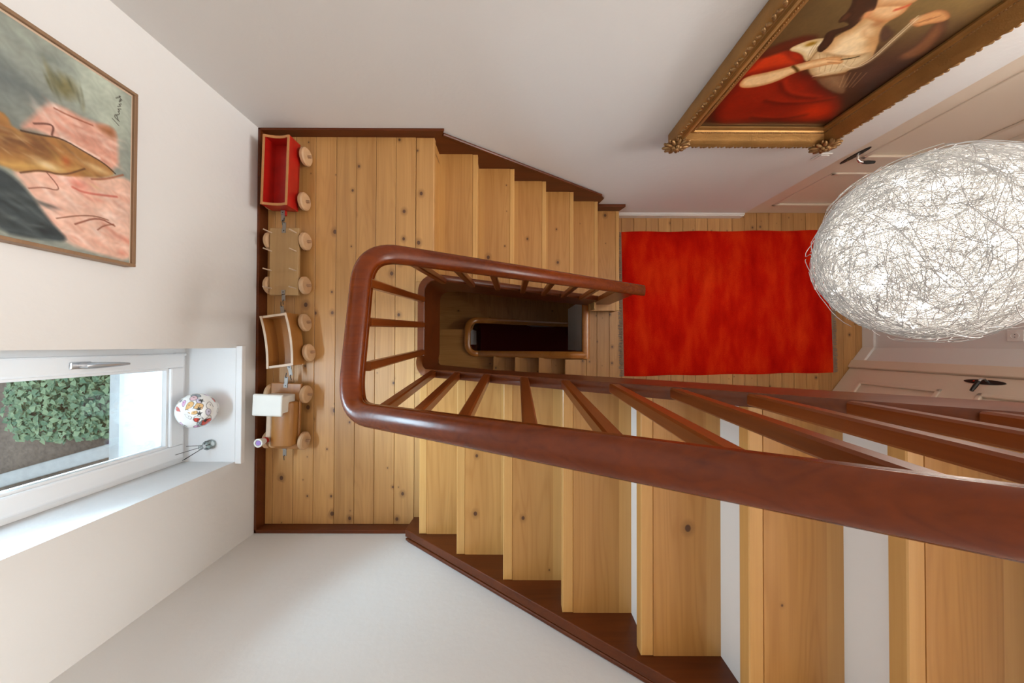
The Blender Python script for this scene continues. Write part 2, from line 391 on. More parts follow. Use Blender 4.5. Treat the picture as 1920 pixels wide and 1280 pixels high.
# ---- window in the left wall
wroot = empty('window_1', 'white tilt window in a deep recess with brushed steel handle', kind='structure')
XW = -1.79
def frame(parent, name, y0, y1, z0, z1, wv, x0, x1, bev=0.004):
    f = MB().box(x0, x1, y0, y0+wv, z0, z1).box(x0, x1, y1-wv, y1, z0, z1).box(x0, x1, y0+wv, y1-wv, z0, z0+wv).box(x0, x1, y0+wv, y1-wv, z1-wv, z1)
    return f.build(name, M['pvc'], parent, bevel=bev)
frame(wroot, 'outer_frame', WY0, WY1, WZ0, WZ1, 0.045, XW-0.07, XW)
sash = frame(wroot, 'sash', WY0+0.03, WY1-0.03, WZ0+0.03, WZ1-0.03, 0.075, XW-0.055, XW+0.022, 0.008)
frame(sash, 'glazing_bead', WY0+0.105, WY1-0.105, WZ0+0.105, WZ1-0.105, 0.012, XW-0.03, XW+0.010, 0.002)
m, N, L, bsd = nt('window_glass')
gl = N.new('ShaderNodeBsdfGlass'); gl.inputs['IOR'].default_value = 1.03; gl.inputs['Roughness'].default_value = 0
tr = N.new('ShaderNodeBsdfTransparent'); tr.inputs['Color'].default_value = (0.95, 0.98, 0.97, 1)
gs = N.new('ShaderNodeBsdfGlossy'); gs.inputs['Roughness'].default_value = 0.02
fz = N.new('ShaderNodeFresnel'); fz.inputs['IOR'].default_value = 1.4
mxs = N.new('ShaderNodeMixShader'); L.new(fz.outputs[0], mxs.inputs[0]); L.new(tr.outputs[0], mxs.inputs[1]); L.new(gs.outputs[0], mxs.inputs[2])
L.new(mxs.outputs[0], N['Material Output'].inputs['Surface']); M['glass'] = m
MB().box(XW-0.012, XW-0.008, WY0+0.10, WY1-0.10, WZ0+0.10, WZ1-0.10).build('pane', M['glass'], wroot)
hy = -0.088
hz = CAMZ - 1.40
h = MB().box(XW+0.022, XW+0.030, hy-0.015, hy+0.015, hz-0.035, hz+0.035).build('handle_plate', M['steel'], wroot, bevel=0.006)
MB().tube([(XW+0.03, hy, hz), (XW+0.062, hy, hz), (XW+0.070, hy, hz-0.02), (XW+0.072, hy, hz-0.10), (XW+0.075, hy, hz-0.135)], [0.012, 0.013, 0.012, 0.009, 0.005], 12).build('lever', M['steel'], h, True)
MB().tube([(XW+0.01, WY1-0.036, WZ0+0.02), (XW+0.01, WY1-0.036, WZ0+0.075)], 0.010, 10).build('hinge', M['pvc'], wroot, True)
# sill board
sl = MB().box(XW, XL, WY0, WY1, WZ0-0.022, WZ0+0.006)
M['sillfront'] = plain('sill_edge', (0.80, 0.79, 0.78), 0.35)
slo = tag(sl.build('window_sill', M['sillfront']), kind='structure', label='white window sill board with projecting edge')
MB().box(XL, XL+0.034, WY0-0.012, WY1+0.012, WZ0-0.022, WZ0+0.0062).build('sill_nosing', M['sillfront'], slo, bevel=0.003)
# light switch and socket
sw = empty('light_switch', 'white square light switch beside the hall door frame', 'light switch', loc=(2.10, YB, 1.08))
MB().box(-0.04, 0.04, -0.008, 0, -0.04, 0.04).build('switch_plate', M['white'], sw, bevel=0.003)
MB().box(-0.028, 0.028, -0.013, -0.008, -0.028, 0.028).build('rocker', M['white'], sw, bevel=0.002)
so = empty('wall_socket', 'white wall socket on the end wall of the hall', 'socket', loc=(3.495, 0.075, 1.02))
MB().box(-0.008, 0, -0.04, 0.04, -0.04, 0.04).build('socket_plate', M['white'], so, bevel=0.003)
MB().lathe([(0.021, 0), (0.021, 0.004), (0.019, 0.004), (0.019, 0.001)], 20, Matrix.Translation((-0.008, 0, 0)) @ Matrix.Rotation(math.radians(-90), 4, 'Y')).build('socket_ring', M['white'], so, True)
for yy in (-0.0095, 0.0095):
    MB().tube([(-0.0092, yy, 0), (-0.0102, yy, 0)], 0.0028, 8).build('contact_hole', M['black'], so)

# ================================================================== STAIRS
GL, GU = 0.2478, 0.2372
def NL(x): return CAMZ - (2.444 + 0.7466*x)     # nosing line of the lower flight (z at x)
def NU(x): return CAMZ - (1.503 - 0.780*x)      # nosing line of the upper flight
# ---- lower flight: landing down to the hall
st = empty('stair_flight', 'pine stair flight leading down from the landing to the red rug', 'stairs')
for k in range(1, 7):
    xn = -0.4795 + GL*k; z = ZL - RISE*k; x0 = xn - GL - 0.035; y0 = 0.390 if k < 6 else 0.325
    t = MB().box(x0+0.068, xn-0.034, y0, 1.2755, z-0.04, z).build('tread', M['treadlow'], st)
    MB().bbox(xn-0.034, xn, y0, 1.2755, z-0.04, z, 0.004).build('stave', M['stavelow'], t)
    MB().box(x0, x0+0.068, y0, 1.2755, z-0.04, z).build('stave', M['stavelow'], t)
    MB().box(x0+0.012, x0+0.028, y0, 1.2755, z, z+RISE-0.04).build('riser', M['treadlow'], st)
MB().box(-0.4795+GL*6-0.03, -0.4795+GL*6-0.015, 0.325, 1.2755, 0.0, RISE-0.04).build('riser', M['treadlow'], st)
# wall string
ws = [(-0.53, ZL-0.03), (-0.44, ZL-0.003), (-0.44, CAMZ-2.06), (-0.40, CAMZ-2.075), (0.76, CAMZ-2.895), (0.80, CAMZ-2.96), (0.775, CAMZ-3.10), (0.70, CAMZ-3.20), (-0.53, CAMZ-2.35)]
MB().prism(ws, 1.2757, YB-0.001, 'y').build('wall_string', M['mahogy'], st, bevel=0.002)
MB().tube([(-0.42, 1.279, CAMZ-2.062), (0.76, 1.279, CAMZ-2.893)], 0.010, 8).build('string_moulding', M['mahogy'], st, True)
MB().prism([(0.77, 0.15), (1.0, 0.15), (1.035, 0.285), (0.77, 0.285)], 1.262, YB-0.001, 'y').build('string_end', M['mahogy'], st, bevel=0.003)
# ---- upper flight: landing up to the next floor
su = empty('stair_flight', 'pine stair flight rising from the landing along the plain white wall', 'stairs')
for k in range(1, 9):
    xn = -0.7468 + GU*k; z = ZL + RISE*k; x1 = xn + GU + 0.034
    y0, y1 = -1.0456, -0.168
    t = MB().box(xn+0.042, x1-0.05, y0, y1, z-0.04, z).build('tread', M['tread'], su)
    MB().bbox(xn, xn+0.042, y0, y1, z-0.04, z, 0.003).build('stave', M['stave'], t)
    MB().box(x1-0.05, x1, y0, y1, z-0.04, z).build('stave', M['stave'], t)
    MB().box(xn+0.032, xn+0.046, y0, y1, z-RISE, z-0.04).build('riser', M['white'], su)
xs0, xs1 = -0.60, 1.25
MB().prism([(xs0, NU(-0.584)+0.012), (-0.56, NU(-0.584)+0.04), (xs1, NU(xs1)+0.04), (xs1, NU(xs1)-0.28), (-0.3, NU(-0.3)-0.28), (-0.55, ZL-0.12), (-0.585, ZL-0.1)], -1.086, -1.0456, 'y').build('wall_string', M['mahogy'], su, bevel=0.003)
MB().prism([(-0.60, NU(-0.584)+0.01), (-0.575, NU(-0.584)+0.034), (xs1, NU(xs1)+0.03), (xs1, NU(xs1)-0.25), (-0.3, NU(-0.3)-0.25)], YF+0.001, -1.090, 'y').build('string_moulding', M['mahogy'], su, bevel=0.006)
# upper floor where that flight arrives (out of view)
tag(MB().box(1.40, 5.2, -1.1, -0.14, ZL+RISE*8-0.25, ZL+RISE*8).build('floor_upper', M['hall']), kind='structure', label='upper floor at the head of the stairs')

# ---- inner string round the well (closed string, part of the stairs)
V = [(1.20, -0.150, NU(1.20)+0.04), (-0.47, -0.150, NU(-0.47)+0.04), (-0.542, -0.150, ZL+0.075), (-0.542, 0.409, ZL+0.045), (-0.43, 0.409, NL(-0.43)+0.05), (0.752, 0.409, NL(0.752)+0.05)]
pts = [Vector(V[0]), Vector(V[1])]
def arc(c, r, a0, a1, z0, z1, n=8):
    return [Vector((c[0]+r*math.cos(a0+(a1-a0)*k/n), c[1]+r*math.sin(a0+(a1-a0)*k/n), z0+(z1-z0)*k/n)) for k in range(n+1)]
r = 0.085
path = [Vector((1.20, -0.150, NU(1.20)+0.04)), Vector((-0.40, -0.150, NU(-0.40)+0.04))]
path += arc((-0.542+r, -0.150+r), r, math.radians(270), math.radians(180), NU(-0.46)+0.045, ZL+0.055)
path += arc((-0.542+r, 0.409-r), r, math.radians(180), math.radians(90), ZL+0.05, NL(-0.45)+0.05)
path += [Vector((-0.38, 0.409, NL(-0.38)+0.05)), Vector((0.752, 0.409, NL(0.752)+0.05))]
path = subdiv(path, 0.08)
def hgt(p):
    if p.y < -0.13: return 0.25 + 0.16*max(0, min(1, (-0.1-p.x)/0.4))
    if p.x < -0.44: return 0.44
    return 0.38
def prof(i):
    h = hgt(path[i]); w2 = 0.0205
    return [(-w2, -h), (w2, -h), (w2, -0.004), (w2-0.004, 0), (-w2+0.004, 0), (-w2, -0.004)]
MB().sweep(path, prof).build('inner_string', M['mahogy'], su, True)

# ---- main railing
rl = empty('stair_railing', 'glossy red-brown wooden stair railing winding round the well', 'railing')
def yu(x): return -(0.222 - 0.0512*(x+0.37))
def zu(x): return CAMZ - (0.713 - 0.78*x)
def zl(x): return CAMZ - (1.664 + 0.7466*x)
XR = -0.556
rp = round_path([(1.15, yu(1.15), zu(1.15)), (XR, -0.229, CAMZ-1.135), (XR, 0.356, CAMZ-1.25), (0.925, 0.384, zl(0.925))], 0.14, 12)
rp = subdiv(rp, 0.06)
HP = []
for k in range(13):                       # mushroom top
    a = math.radians(-25 + 230*k/12); HP.append((0.0375*math.cos(a), -0.026 + 0.026*math.sin(a)))
HP += [(-0.026, -0.040), (-0.026, -0.046), (-0.031, -0.050), (-0.031, -0.068), (0.031, -0.068), (0.031, -0.050), (0.026, -0.046), (0.026, -0.040)]
MB().sweep(rp, HP).build('handrail', M['mahog'], rl, True)
BW = 0.0175
def baluster(x, yb, zb, xt, yt, zt, along_x=True):
    wx, wy = (BW, BW*0.95)
    b = 0.005
    ring = [(-wx+b,-wy),(wx-b,-wy),(wx,-wy+b),(wx,wy-b),(wx-b,wy),(-wx+b,wy),(-wx,wy-b),(-wx,-wy+b)]
    m = MB(); n = 8
    vs = [(x+a, yb+c, zb) for a, c in ring] + [(xt+a, yt+c, zt) for a, c in ring]
    m.add(vs, [tuple(reversed(range(n))), tuple(range(n, 2*n))] + [(k,(k+1)%n,n+(k+1)%n,n+k) for k in range(n)])
    m.build('baluster', M['balus'], rl)
# upper flight
for x in (-0.409, -0.265, -0.114, 0.053, 0.207, 0.357, 0.513, 0.669, 0.825, 0.98):
    baluster(x, -0.149, NU(x)+0.036, x-0.012, yu(x)+0.008, zu(x)-0.058)
# landing
for yb, yt in ((0.273, 0.228), (0.120, 0.083), (-0.044, -0.080)):
    baluster(-0.538, yb, ZL+0.045, -0.532, yt, CAMZ-1.255)
# lower flight
for x in (-0.417, -0.256, -0.095, 0.078, 0.240, 0.405, 0.572):
    yt = 0.336 + 0.035*(x+0.417)
    baluster(x, 0.390, NL(x)+0.045, x, yt+0.012, zl(x)-0.058)
nb = MB().box(0.744, 0.92, 0.383, 0.423, 0.185, zl(0.92)-0.05)
nb.v = [(x, y, z if z < 0.5 else zl(x)-0.058) for x, y, z in nb.v]
nb.build('newel_board', M['balus'], rl, bevel=0.003)

# ================================================================== STAIRS BELOW THE HALL
sb = empty('stair_flight', 'honey-coloured winding stair flight seen deep inside the stairwell', 'stairs')
M['low'] = M['tread']
M['lowx'] = wood('pine_landing_below', (0.54, 0.275, 0.080), (0.38, 0.165, 0.036), 'x', 0.04, 0.4, 0.15, 0.9, 0.06)
M['lowd'] = M['tread']
Z = lambda k: -RISE*k
for k in range(1, 4):
    xr = 0.53 - 0.2475*(k-1) + 0.03; xl = 0.53 - 0.2475*k; xm = (xl+xr)/2
    t = MB().bbox(xl, xm, -1.05, -0.13, Z(k)-0.04, Z(k), 0.003).build('tread', M['low'], sb)
    MB().box(xm, xr, -1.05, -0.13, Z(k)-0.04, Z(k)).build('stave', M['low'], t)
    MB().box(xl+0.03, xl+0.045, -1.05, -0.13, Z(k+1), Z(k)-0.04).build('riser', M['lowd'], sb)
# quarter landing and winders: nosing lines (inner end, outer end)
lines = [((-0.50, 0.19), (-1.3, 0.19)), ((-0.31, 0.336), (-1.10, 0.97)), ((-0.164, 0.338), (-0.66, 0.975)), ((0.0, 0.339), (-0.345, 1.0)),
         ((0.185, 0.338), (-0.06, 1.0)), ((0.385, 0.344), (0.20, 1.0)), ((0.56, 0.343), (0.50, 1.0)), ((0.745, 0.343), (0.735, 1.0)), ((0.95, 0.343), (0.95, 1.0)), ((1.15, 0.343), (1.15, 1.0)), ((1.4, 0.343), (1.4, 1.0))]
MB().prism([(-1.3, -1.05), (-0.18, -1.05), (-0.18, -0.13), (-0.44, -0.13), (-0.50, -0.06), (-0.50, 0.19), (-1.3, 0.19)], Z(4)-0.04, Z(4)).build('quarter_landing', M['lowx'], sb)
for k, (a, b) in enumerate(zip(lines, lines[1:])):
    kk = 5 + k
    poly = [a[0], b[0], b[1], a[1]]
    if k == 0: poly = [a[0], (-0.48, 0.25), (-0.42, 0.31), b[0], b[1], (-1.3, 0.97), a[1]]
    def off(p, q, e):
        return p
    t = MB().prism(poly, Z(kk)-0.04, Z(kk)).build('winder_tread', M['low'] if k else M['lowx'], sb)
    (x0, y0), (x1, y1) = a
    MB().prism([(x0, y0), (x1, y1), (x1-0.01, y1-0.012), (x0-0.01, y0-0.012)], Z(kk), Z(kk-1)-0.04).build('riser', M['lowd'], sb)
rb = empty('well_rail', 'orange varnished capping rail looping round the lower well', 'railing')
zr = lambda x: 0.045 - 0.745*(0.60-x)*(1 if x < 0.60 else 0)
rr = 0.11
pth = [Vector((0.735, -0.098, 0.022)), Vector((0.60, -0.098, 0.022)), Vector((-0.40, -0.104, zr(-0.40)))]
ca = (-0.53+rr, -0.104+rr)
pth += arc(ca, rr, math.radians(270), math.radians(180), zr(-0.42)+0.03, -0.675)
pth += arc((-0.53+rr, 0.305-rr), rr, math.radians(180), math.radians(90), -0.685, -0.76)
pth += [Vector((-0.3, 0.306, -0.85)), Vector((0.0, 0.312, -1.18)), Vector((0.9, 0.326, -2.06)), Vector((1.3, 0.326, -2.44))]
RP = [(0.037*math.cos(math.radians(a)), -0.022+0.022*math.sin(math.radians(a))) for a in range(0, 181, 20)] + [(-0.037, -0.04), (0.037, -0.04)]
MB().sweep(subdiv(pth, 0.06), RP).build('capping', M['orange'], rb, True)
MB().sweep([Vector((0.7345, 0.46, 0.022)), Vector((0.7345, -0.134, 0.022))], RP).build('cross_capping', M['orange'], rb, True)
pin = subdiv(pth[1:], 0.08)
def lowprof(i):
    p = pin[i]; h = 0.34
    if p.x < -0.5 and 0.0 < p.y < 0.2: h = 0.07
    if p.y > 0.30: h = max(0.07, 0.34-0.6*max(0.0, p.x+0.2))
    return [(-0.018, -h), (0.018, -h), (0.018, -0.04), (-0.018, -0.04)]
MB().sweep(pin, lowprof).build('lower_string', M['mahogy'], rb, True)

# ================================================================== RUG
rug = empty('rug', 'bright red rectangular wool rug with taupe fringe on the hall floor', 'rug')
A, B, C_, D_ = Vector((1.085, 1.128, 0)), Vector((1.112, -0.304, 0)), Vector((3.185, -0.262, 0)), Vector((3.142, 1.150, 0))
m, N, L, b = nt('red_wool_pile'); setp(b, Roughness=0.95); b.inputs['Specular IOR Level'].default_value = 0.05; b.inputs['Sheen Weight'].default_value = 0.0; b.inputs['Sheen Tint'].default_value = (1, 0.35, 0.2, 1)
tc = N.new('ShaderNodeTexCoord')
def nz(scale3, det):
    mp = N.new('ShaderNodeMapping'); mp.inputs['Scale'].default_value = scale3; L.new(tc.outputs['Object'], mp.inputs['Vector'])
    n = N.new('ShaderNodeTexNoise'); n.inputs['Scale'].default_value = 1; n.inputs['Detail'].default_value = det; L.new(mp.outputs[0], n.inputs['Vector']); return n.outputs['Fac']
ad = N.new('ShaderNodeMath'); ad.operation = 'ADD'; L.new(nz((6.5, 2.2, 1), 8), ad.inputs[0])
ml = N.new('ShaderNodeMath'); ml.operation = 'MULTIPLY'; ml.inputs[1].default_value = 0.35; L.new(nz((160, 120, 1), 2), ml.inputs[0]); L.new(ml.outputs[0], ad.inputs[1])
rp_ = N.new('ShaderNodeValToRGB'); e = rp_.color_ramp.elements
e[0].position = 0.46; e[0].color = (0.44, 0.004, 0.001, 1); e[1].position = 0.95; e[1].color = (0.80, 0.050, 0.006, 1)
q = e.new(0.66); q.color = (0.60, 0.011, 0.002, 1)
L.new(ad.outputs[0], rp_.inputs[0]); L.new(rp_.outputs[0], b.inputs['Base Color'])
bp = N.new('ShaderNodeBump'); bp.inputs['Strength'].default_value = 0.6; bp.inputs['Distance'].default_value = 0.006
L.new(nz((260, 220, 200), 3), bp.inputs['Height']); L.new(bp.outputs[0], b.inputs['Normal'])
M['rug'] = m
mb = MB(); nx, ny = 60, 44; vs = []
for j in range(ny+1):
    for i in range(nx+1):
        s, t = i/nx, j/ny; p = (B*(1-t)+A*t)*(1-s) + (C_*(1-t)+D_*t)*s
        ed = min(s*nx, (1-s)*nx, t*ny, (1-t)*ny); z = 0.018*min(1, 0.25+ed*0.75) + 0.0004*math.sin(9*p.x+3*p.y)*math.sin(7*p.y)
        wob = 0.004*math.sin(11*p.x)*(1 if t > 0.5 else -1)*(1 if ed == 0 else 0)
        vs.append((p.x, p.y+wob, z))
fs = [(j*(nx+1)+i, j*(nx+1)+i+1, (j+1)*(nx+1)+i+1, (j+1)*(nx+1)+i) for j in range(ny) for i in range(nx)]
rim = [i for i in range(nx+1)] + [j*(nx+1)+nx for j in range(1, ny+1)] + [ny*(nx+1)+i for i in range(nx-1, -1, -1)] + [j*(nx+1) for j in range(ny-1, 0, -1)]
n0 = len(vs); vs += [(vs[i][0], vs[i][1], 0.0) for i in rim]; k_ = len(rim)
fs += [(rim[i], rim[(i+1) % k_], n0+(i+1) % k_, n0+i) for i in range(k_)]
mb.add(vs, fs).build('pile', M['rug'], rug, True)
M['fringe'] = plain('taupe_fringe', (0.30, 0.22, 0.16), 0.9, var=0.25, vscale=60)
for P0, P1, sg in ((B, A, -1), (C_, D_, 1)):
    f = MB(); n = 170
    for i in range(n):
        p = P0 + (P1-P0)*((i+0.5)/n); ln = random.uniform(0.036, 0.052); dy = random.uniform(-0.008, 0.008)
        f.add([(p.x-sg*0.004, p.y-0.004, 0.004), (p.x-sg*0.004, p.y+0.004, 0.004), (p.x+sg*ln, p.y+dy+0.004, 0.003), (p.x+sg*ln, p.y+dy-0.004, 0.003), (p.x+sg*ln*0.5, p.y+dy*0.5, 0.009)],
              [(0,1,4), (1,2,4), (2,3,4), (3,0,4)])
    fo = f.build('fringe', M['fringe'], rug); fo['kind'] = 'stuff'

# ================================================================== TOY TRAIN
M['toyred'] = plain('worn_red_paint', (0.42, 0.008, 0.004), 0.4, var=0.35, vscale=14, coat=0.2)
M['toyedge'] = wood('rubbed_wood_edge', (0.55, 0.26, 0.09), (0.40, 0.15, 0.045), 'y', 0, 0.5, 0, 0.3, 0.05)
M['toytan'] = wood('tan_toy_wood', (0.44, 0.27, 0.11), (0.33, 0.18, 0.07), 'y', 0, 0.5, 0, 0.4, 0.05)
M['toybrown'] = wood('brown_toy_wood', (0.40, 0.17, 0.035), (0.28, 0.10, 0.02), 'y', 0, 0.35, 0.3, 0.3, 0.05)
M['wheel'] = plain('raw_beech_wheel', (0.56, 0.35, 0.19), 0.55, var=0.18, vscale=25)
M['peg'] = plain('peg_wood', (0.38, 0.22, 0.12), 0.55)
M['toywhite'] = plain('worn_white_paint', (0.74, 0.72, 0.66), 0.45, var=0.06, vscale=12)
M['toyrim'] = plain('pale_worn_rim', (0.62, 0.47, 0.34), 0.5, var=0.2, vscale=18)
M['purple'] = plain('purple_paint', (0.35, 0.22, 0.55), 0.4)
WR = 0.052
RY = Matrix.Rotation(math.radians(90), 4, 'Y')
wm = MB().lathe([(0.001, -0.014), (WR*0.86, -0.014), (WR, -0.007), (WR, 0.007), (WR*0.86, 0.014), (0.001, 0.014)], 26, RY).mesh('wheel', M['wheel'], True)
pm = MB().lathe([(0.001, 0.012), (0.0085, 0.012), (0.0085, 0.034), (0.0015, 0.036)], 10, RY).mesh('axle_peg', M['peg'], True)
def wheels(root, xo, ys):
    for s in (-1, 1):
        for y in ys:
            wo = inst('wheel', wm, (s*xo, y, WR), root)
            inst('axle_peg', pm, (0, 0, 0), wo, (0, 0, 0 if s > 0 else math.pi))
    for y in ys:
        MB().tube([(-xo, y, WR), (xo, y, WR)], 0.006, 8).build('axle', M['peg'], root)
def hook(root, y, s, z):
    h = MB().box(-0.011, 0.011, y-0.012*1, y+0.012, z, z+0.003).box(-0.010, 0.010, min(y, y+s*0.05), max(y, y+s*0.05), z-0.004, z-0.001)
    p = h.build('coupling_plate', M['iron'], root)
    MB().tube([(0, y+s*0.045, z), (0, y+s*0.055, z+0.004), (0.002, y+s*0.075, z+0.002)], 0.0022, 6).build('coupling_hook', M['black'], p)
    MB().blob((0, y, z+0.003), 0.004, 0.004, 0.002).build('screw', M['black'], p)
# --- red wagon
t = empty('toy_wagon', 'red painted open wooden toy wagon, last of the toy train by the corner', 'toy wagon', loc=(-1.345, 0.992, ZL))
t.rotation_euler.z = math.radians(-1.5)
z0, z1 = 0.060, 0.158; hx, hy_ = 0.076, 0.200
MB().box(-hx, hx, -hy_, hy_, z0, z0+0.012).build('floor_board', M['toyred'], t)
for s in (-1, 1):
    sd = MB().prism([(s*hx, z0), (s*(hx-0.012), z0), (s*(hx-0.012), z1), (s*hx, z1)], -hy_, hy_, 'y').build('side_board', M['toyred'], t, bevel=0.002)
    MB().box(min(s*hx, s*(hx-0.0125)), max(s*hx, s*(hx-0.0125)), -hy_, hy_, z1, z1+0.003).build('rubbed_edge', M['toyedge'], sd)
    pr = [(-hx+0.012, z0)] + [(x_, z1-0.012+0.012*(1-(x_/hx)**2)*-1) for x_ in (-hx+0.012,)] + [(a*(hx-0.012), z1-0.014*(1-a*a)) for a in (-0.6, -0.2, 0.2, 0.6, 1)] + [(hx-0.012, z0)]
    yy = (s*hy_, s*(hy_-0.014)); y0_, y1_ = min(yy), max(yy)
    e_ = MB().prism(pr, y0_, y1_, 'y').build('end_board', M['toyred'], t)
    top = [(a*(hx-0.012), z1-0.014*(1-a*a)) for a in (-1, -0.6, -0.2, 0.2, 0.6, 1)]
    MB().prism(top + [(x_, z_+0.003) for x_, z_ in reversed(top)], y0_, y1_, 'y').build('rubbed_edge', M['toyedge'], e_)
MB().box(-0.014, 0.014, -hy_-0.03, -hy_, z0, z0+0.02).build('draw_block', M['toyred'], t, bevel=0.004)
wheels(t, 0.105, (-0.135, 0.135)); hook(t, -hy_-0.015, -1, z0+0.021)
# --- flat wagon with stake pegs
t = empty('toy_wagon', 'flat tan wooden toy wagon with thin upright stakes', 'toy wagon', loc=(-1.338, 0.487, ZL))
MB().bbox(-0.085, 0.085, -0.198, 0.198, 0.070, 0.088, 0.003).build('deck', M['toytan'], t)
for s in (-1, 1):
    for y in (0.168, 0.06, -0.055, -0.158):
        MB().tube([(s*0.072, y, 0.085), (s*0.074, y, 0.152)], 0.0038, 8).build('stake', M['toyrim'], t)
MB().box(-0.045, 0.045, -0.16, 0.16, 0.045, 0.070).build('chassis', M['toytan'], t)
wheels(t, 0.104, (-0.135, 0.128)); hook(t, 0.180, 1, 0.089); hook(t, -0.180, -1, 0.089)
# --- natural open wagon
t = empty('toy_wagon', 'brown open wooden toy wagon with pale worn rims beside the locomotive', 'toy wagon', loc=(-1.322, 0.022, ZL))
t.rotation_euler.z = math.radians(8)
hx, hy_, z0, z1 = 0.076, 0.150, 0.060, 0.158
MB().box(-hx, hx, -hy_, hy_, z0, z0+0.012).build('floor_board', M['toybrown'], t)
for s in (-1, 1):
    bow = lambda y: 0.012*(1-(y/hy_)**2)
    ys = [-hy_ + 2*hy_*k/8 for k in range(9)]
    out = [(s*hx + bow(y) - 0.006, y) for y in ys]; inn = [(s*(hx-0.012) + bow(y) - 0.006, y) for y in reversed(ys)]
    sd = MB().prism(out + inn, z0, z1).build('side_board', M['toybrown'], t)
    MB().prism(out + inn, z1, z1+0.003).build('worn_rim', M['toyrim'], sd)
    yy = (s*hy_, s*(hy_-0.013)); y0_, y1_ = min(yy), max(yy)
    en = MB().box(-hx+0.008, hx-0.016, y0_, y1_, z0, z1-0.004).build('end_board', M['toybrown'], t)
    MB().box(-hx+0.008, hx-0.016, y0_, y1_, z1-0.004, z1-0.001).build('worn_rim', M['toyrim'], en)
wheels(t, 0.104, (-0.085, 0.095)); hook(t, -hy_-0.006, -1, 0.085); hook(t, hy_+0.006, 1, 0.085)
# --- locomotive
t = empty('toy_locomotive', 'wooden toy locomotive with white cab and white funnel at the head of the train', 'toy locomotive', loc=(-1.330, -0.416, ZL))
t.rotation_euler.z = math.radians(-2)
MB().bbox(-0.088, 0.088, -0.195, 0.190, 0.062, 0.080, 0.004).build('base_board', M['toybrown'], t, smooth=False)
bo = MB(); pr = []
for k in range(9):
    a = math.radians(180*k/8); pr.append((0.02+0.062*math.cos(a)*(1), 0.125+0.030*math.sin(a)))
pr = [(0.082, 0.08)] + pr + [(-0.042, 0.08)]
bo.prism(pr, -0.165, 0.09, 'y').build('boiler', M['toybrown'], t, True, bevel=0.008)
MB().bbox(-0.075, -0.042, -0.150, 0.10, 0.08, 0.128, 0.006).build('side_tank', M['toyrim'], t)
cb = MB().prism([(-0.070, 0.08), (0.060, 0.08), (0.066, 0.205), (-0.080, 0.205)], 0.035, 0.130, 'y').build('cab', M['toywhite'], t, bevel=0.006)
MB().prism([(0.030-0.01, 0.205), (0.145, 0.205), (0.140, 0.220), (0.030-0.004, 0.220)], -0.088, 0.074, 'x').build('cab_roof', M['toywhite'], cb, bevel=0.006)
fu = MB().lathe([(0.014, 0.08), (0.014, 0.15), (0.016, 0.16)], 16, Matrix.Translation((-0.056, -0.128, 0))).build('funnel', M['toyrim'], t, True)
MB().lathe([(0.018, 0.145), (0.018, 0.158)], 16, Matrix.Translation((-0.056, -0.128, 0))).build('red_band', M['toyred'], fu, True)
MB().lathe([(0.016, 0.160), (0.024, 0.200), (0.024, 0.206), (0.016, 0.206), (0.014, 0.200)], 20, Matrix.Translation((-0.056, -0.128, 0))).build('funnel_cap', M['toywhite'], fu, True)
MB().lathe([(0.013, 0.200), (0.013, 0.2045)], 16, Matrix.Translation((-0.056, -0.128, 0))).build('funnel_hole', M['purple'], fu, True)
MB().blob((-0.045, -0.165, 0.10), 0.024, 0.018, 0.020, n=12, m=8).build('lantern_knob', M['wheel'], t, True)
wheels(t, 0.104, (-0.150, 0.125)); hook(t, 0.175, 1, 0.081); hook(t, -0.190, -1, 0.066)

# ================================================================== PENDANT LAMP: tangle of bent wire
LC = Vector((1.198, 0.282, 2.41)); LR = 0.258
lamp = empty('pendant_lamp', 'round pendant lamp of tangled silver wire with tiny lights over the rug', 'lamp', loc=LC)
M['wire'] = plain('silver_white_wire', (0.62, 0.62, 0.62), 0.36, 0.3)
def wires(n, rad, seg, r0, r1, bend, step):
    d = rng.normal(size=(n, 3)); d /= np.linalg.norm(d, axis=1)[:, None]
    t = rng.normal(size=(n, 3)); t -= d*(d*t).sum(1)[:, None]; t /= np.linalg.norm(t, axis=1)[:, None]
    r = LR*(r0 + (r1-r0)*rng.random(n)); pts = []
    st_ = step*(0.6+0.8*rng.random(n)); turn = rng.normal(size=n)*bend; dr = rng.normal(size=n)*0.012*LR
    for k in range(seg+1):
        pts.append(d*r[:, None])
        kink = rng.random(n) < 0.12
        a = turn + np.where(kink, rng.normal(size=n)*1.3, 0)
        b2 = np.cross(d, t); t = t*np.cos(a)[:, None] + b2*np.sin(a)[:, None]
        nd = d*np.cos(st_)[:, None] + t*np.sin(st_)[:, None]; t = -d*np.sin(st_)[:, None] + t*np.cos(st_)[:, None]; d = nd
        r = np.clip(r + dr + rng.normal(size=n)*0.006*LR, LR*r0, LR*r1*1.0)
    P = np.stack(pts, 1)                                        # n, seg+1, 3
    T = np.gradient(P, axis=1); T /= np.linalg.norm(T, axis=2)[..., None] + 1e-9
    U = P/np.linalg.norm(P, axis=2)[..., None]; U -= T*(U*T).sum(2)[..., None]; U /= np.linalg.norm(U, axis=2)[..., None] + 1e-9
    W = np.cross(T, U); vs = []
    for k in range(3):
        a = 2*math.pi*k/3; vs.append(P + rad*(math.cos(a)*U + math.sin(a)*W))
    Vv = np.stack(vs, 2).reshape(-1, 3); m_ = seg+1
    base = (np.arange(n)*m_*3)[:, None, None] + (np.arange(seg)*3)[None, :, None]
    k = np.arange(3)[None, None, :]; k1 = (k+1) % 3
    F = np.stack([base+k, base+k1, base+3+k1, base+3+k], -1).reshape(-1, 4)
    return Vv, F
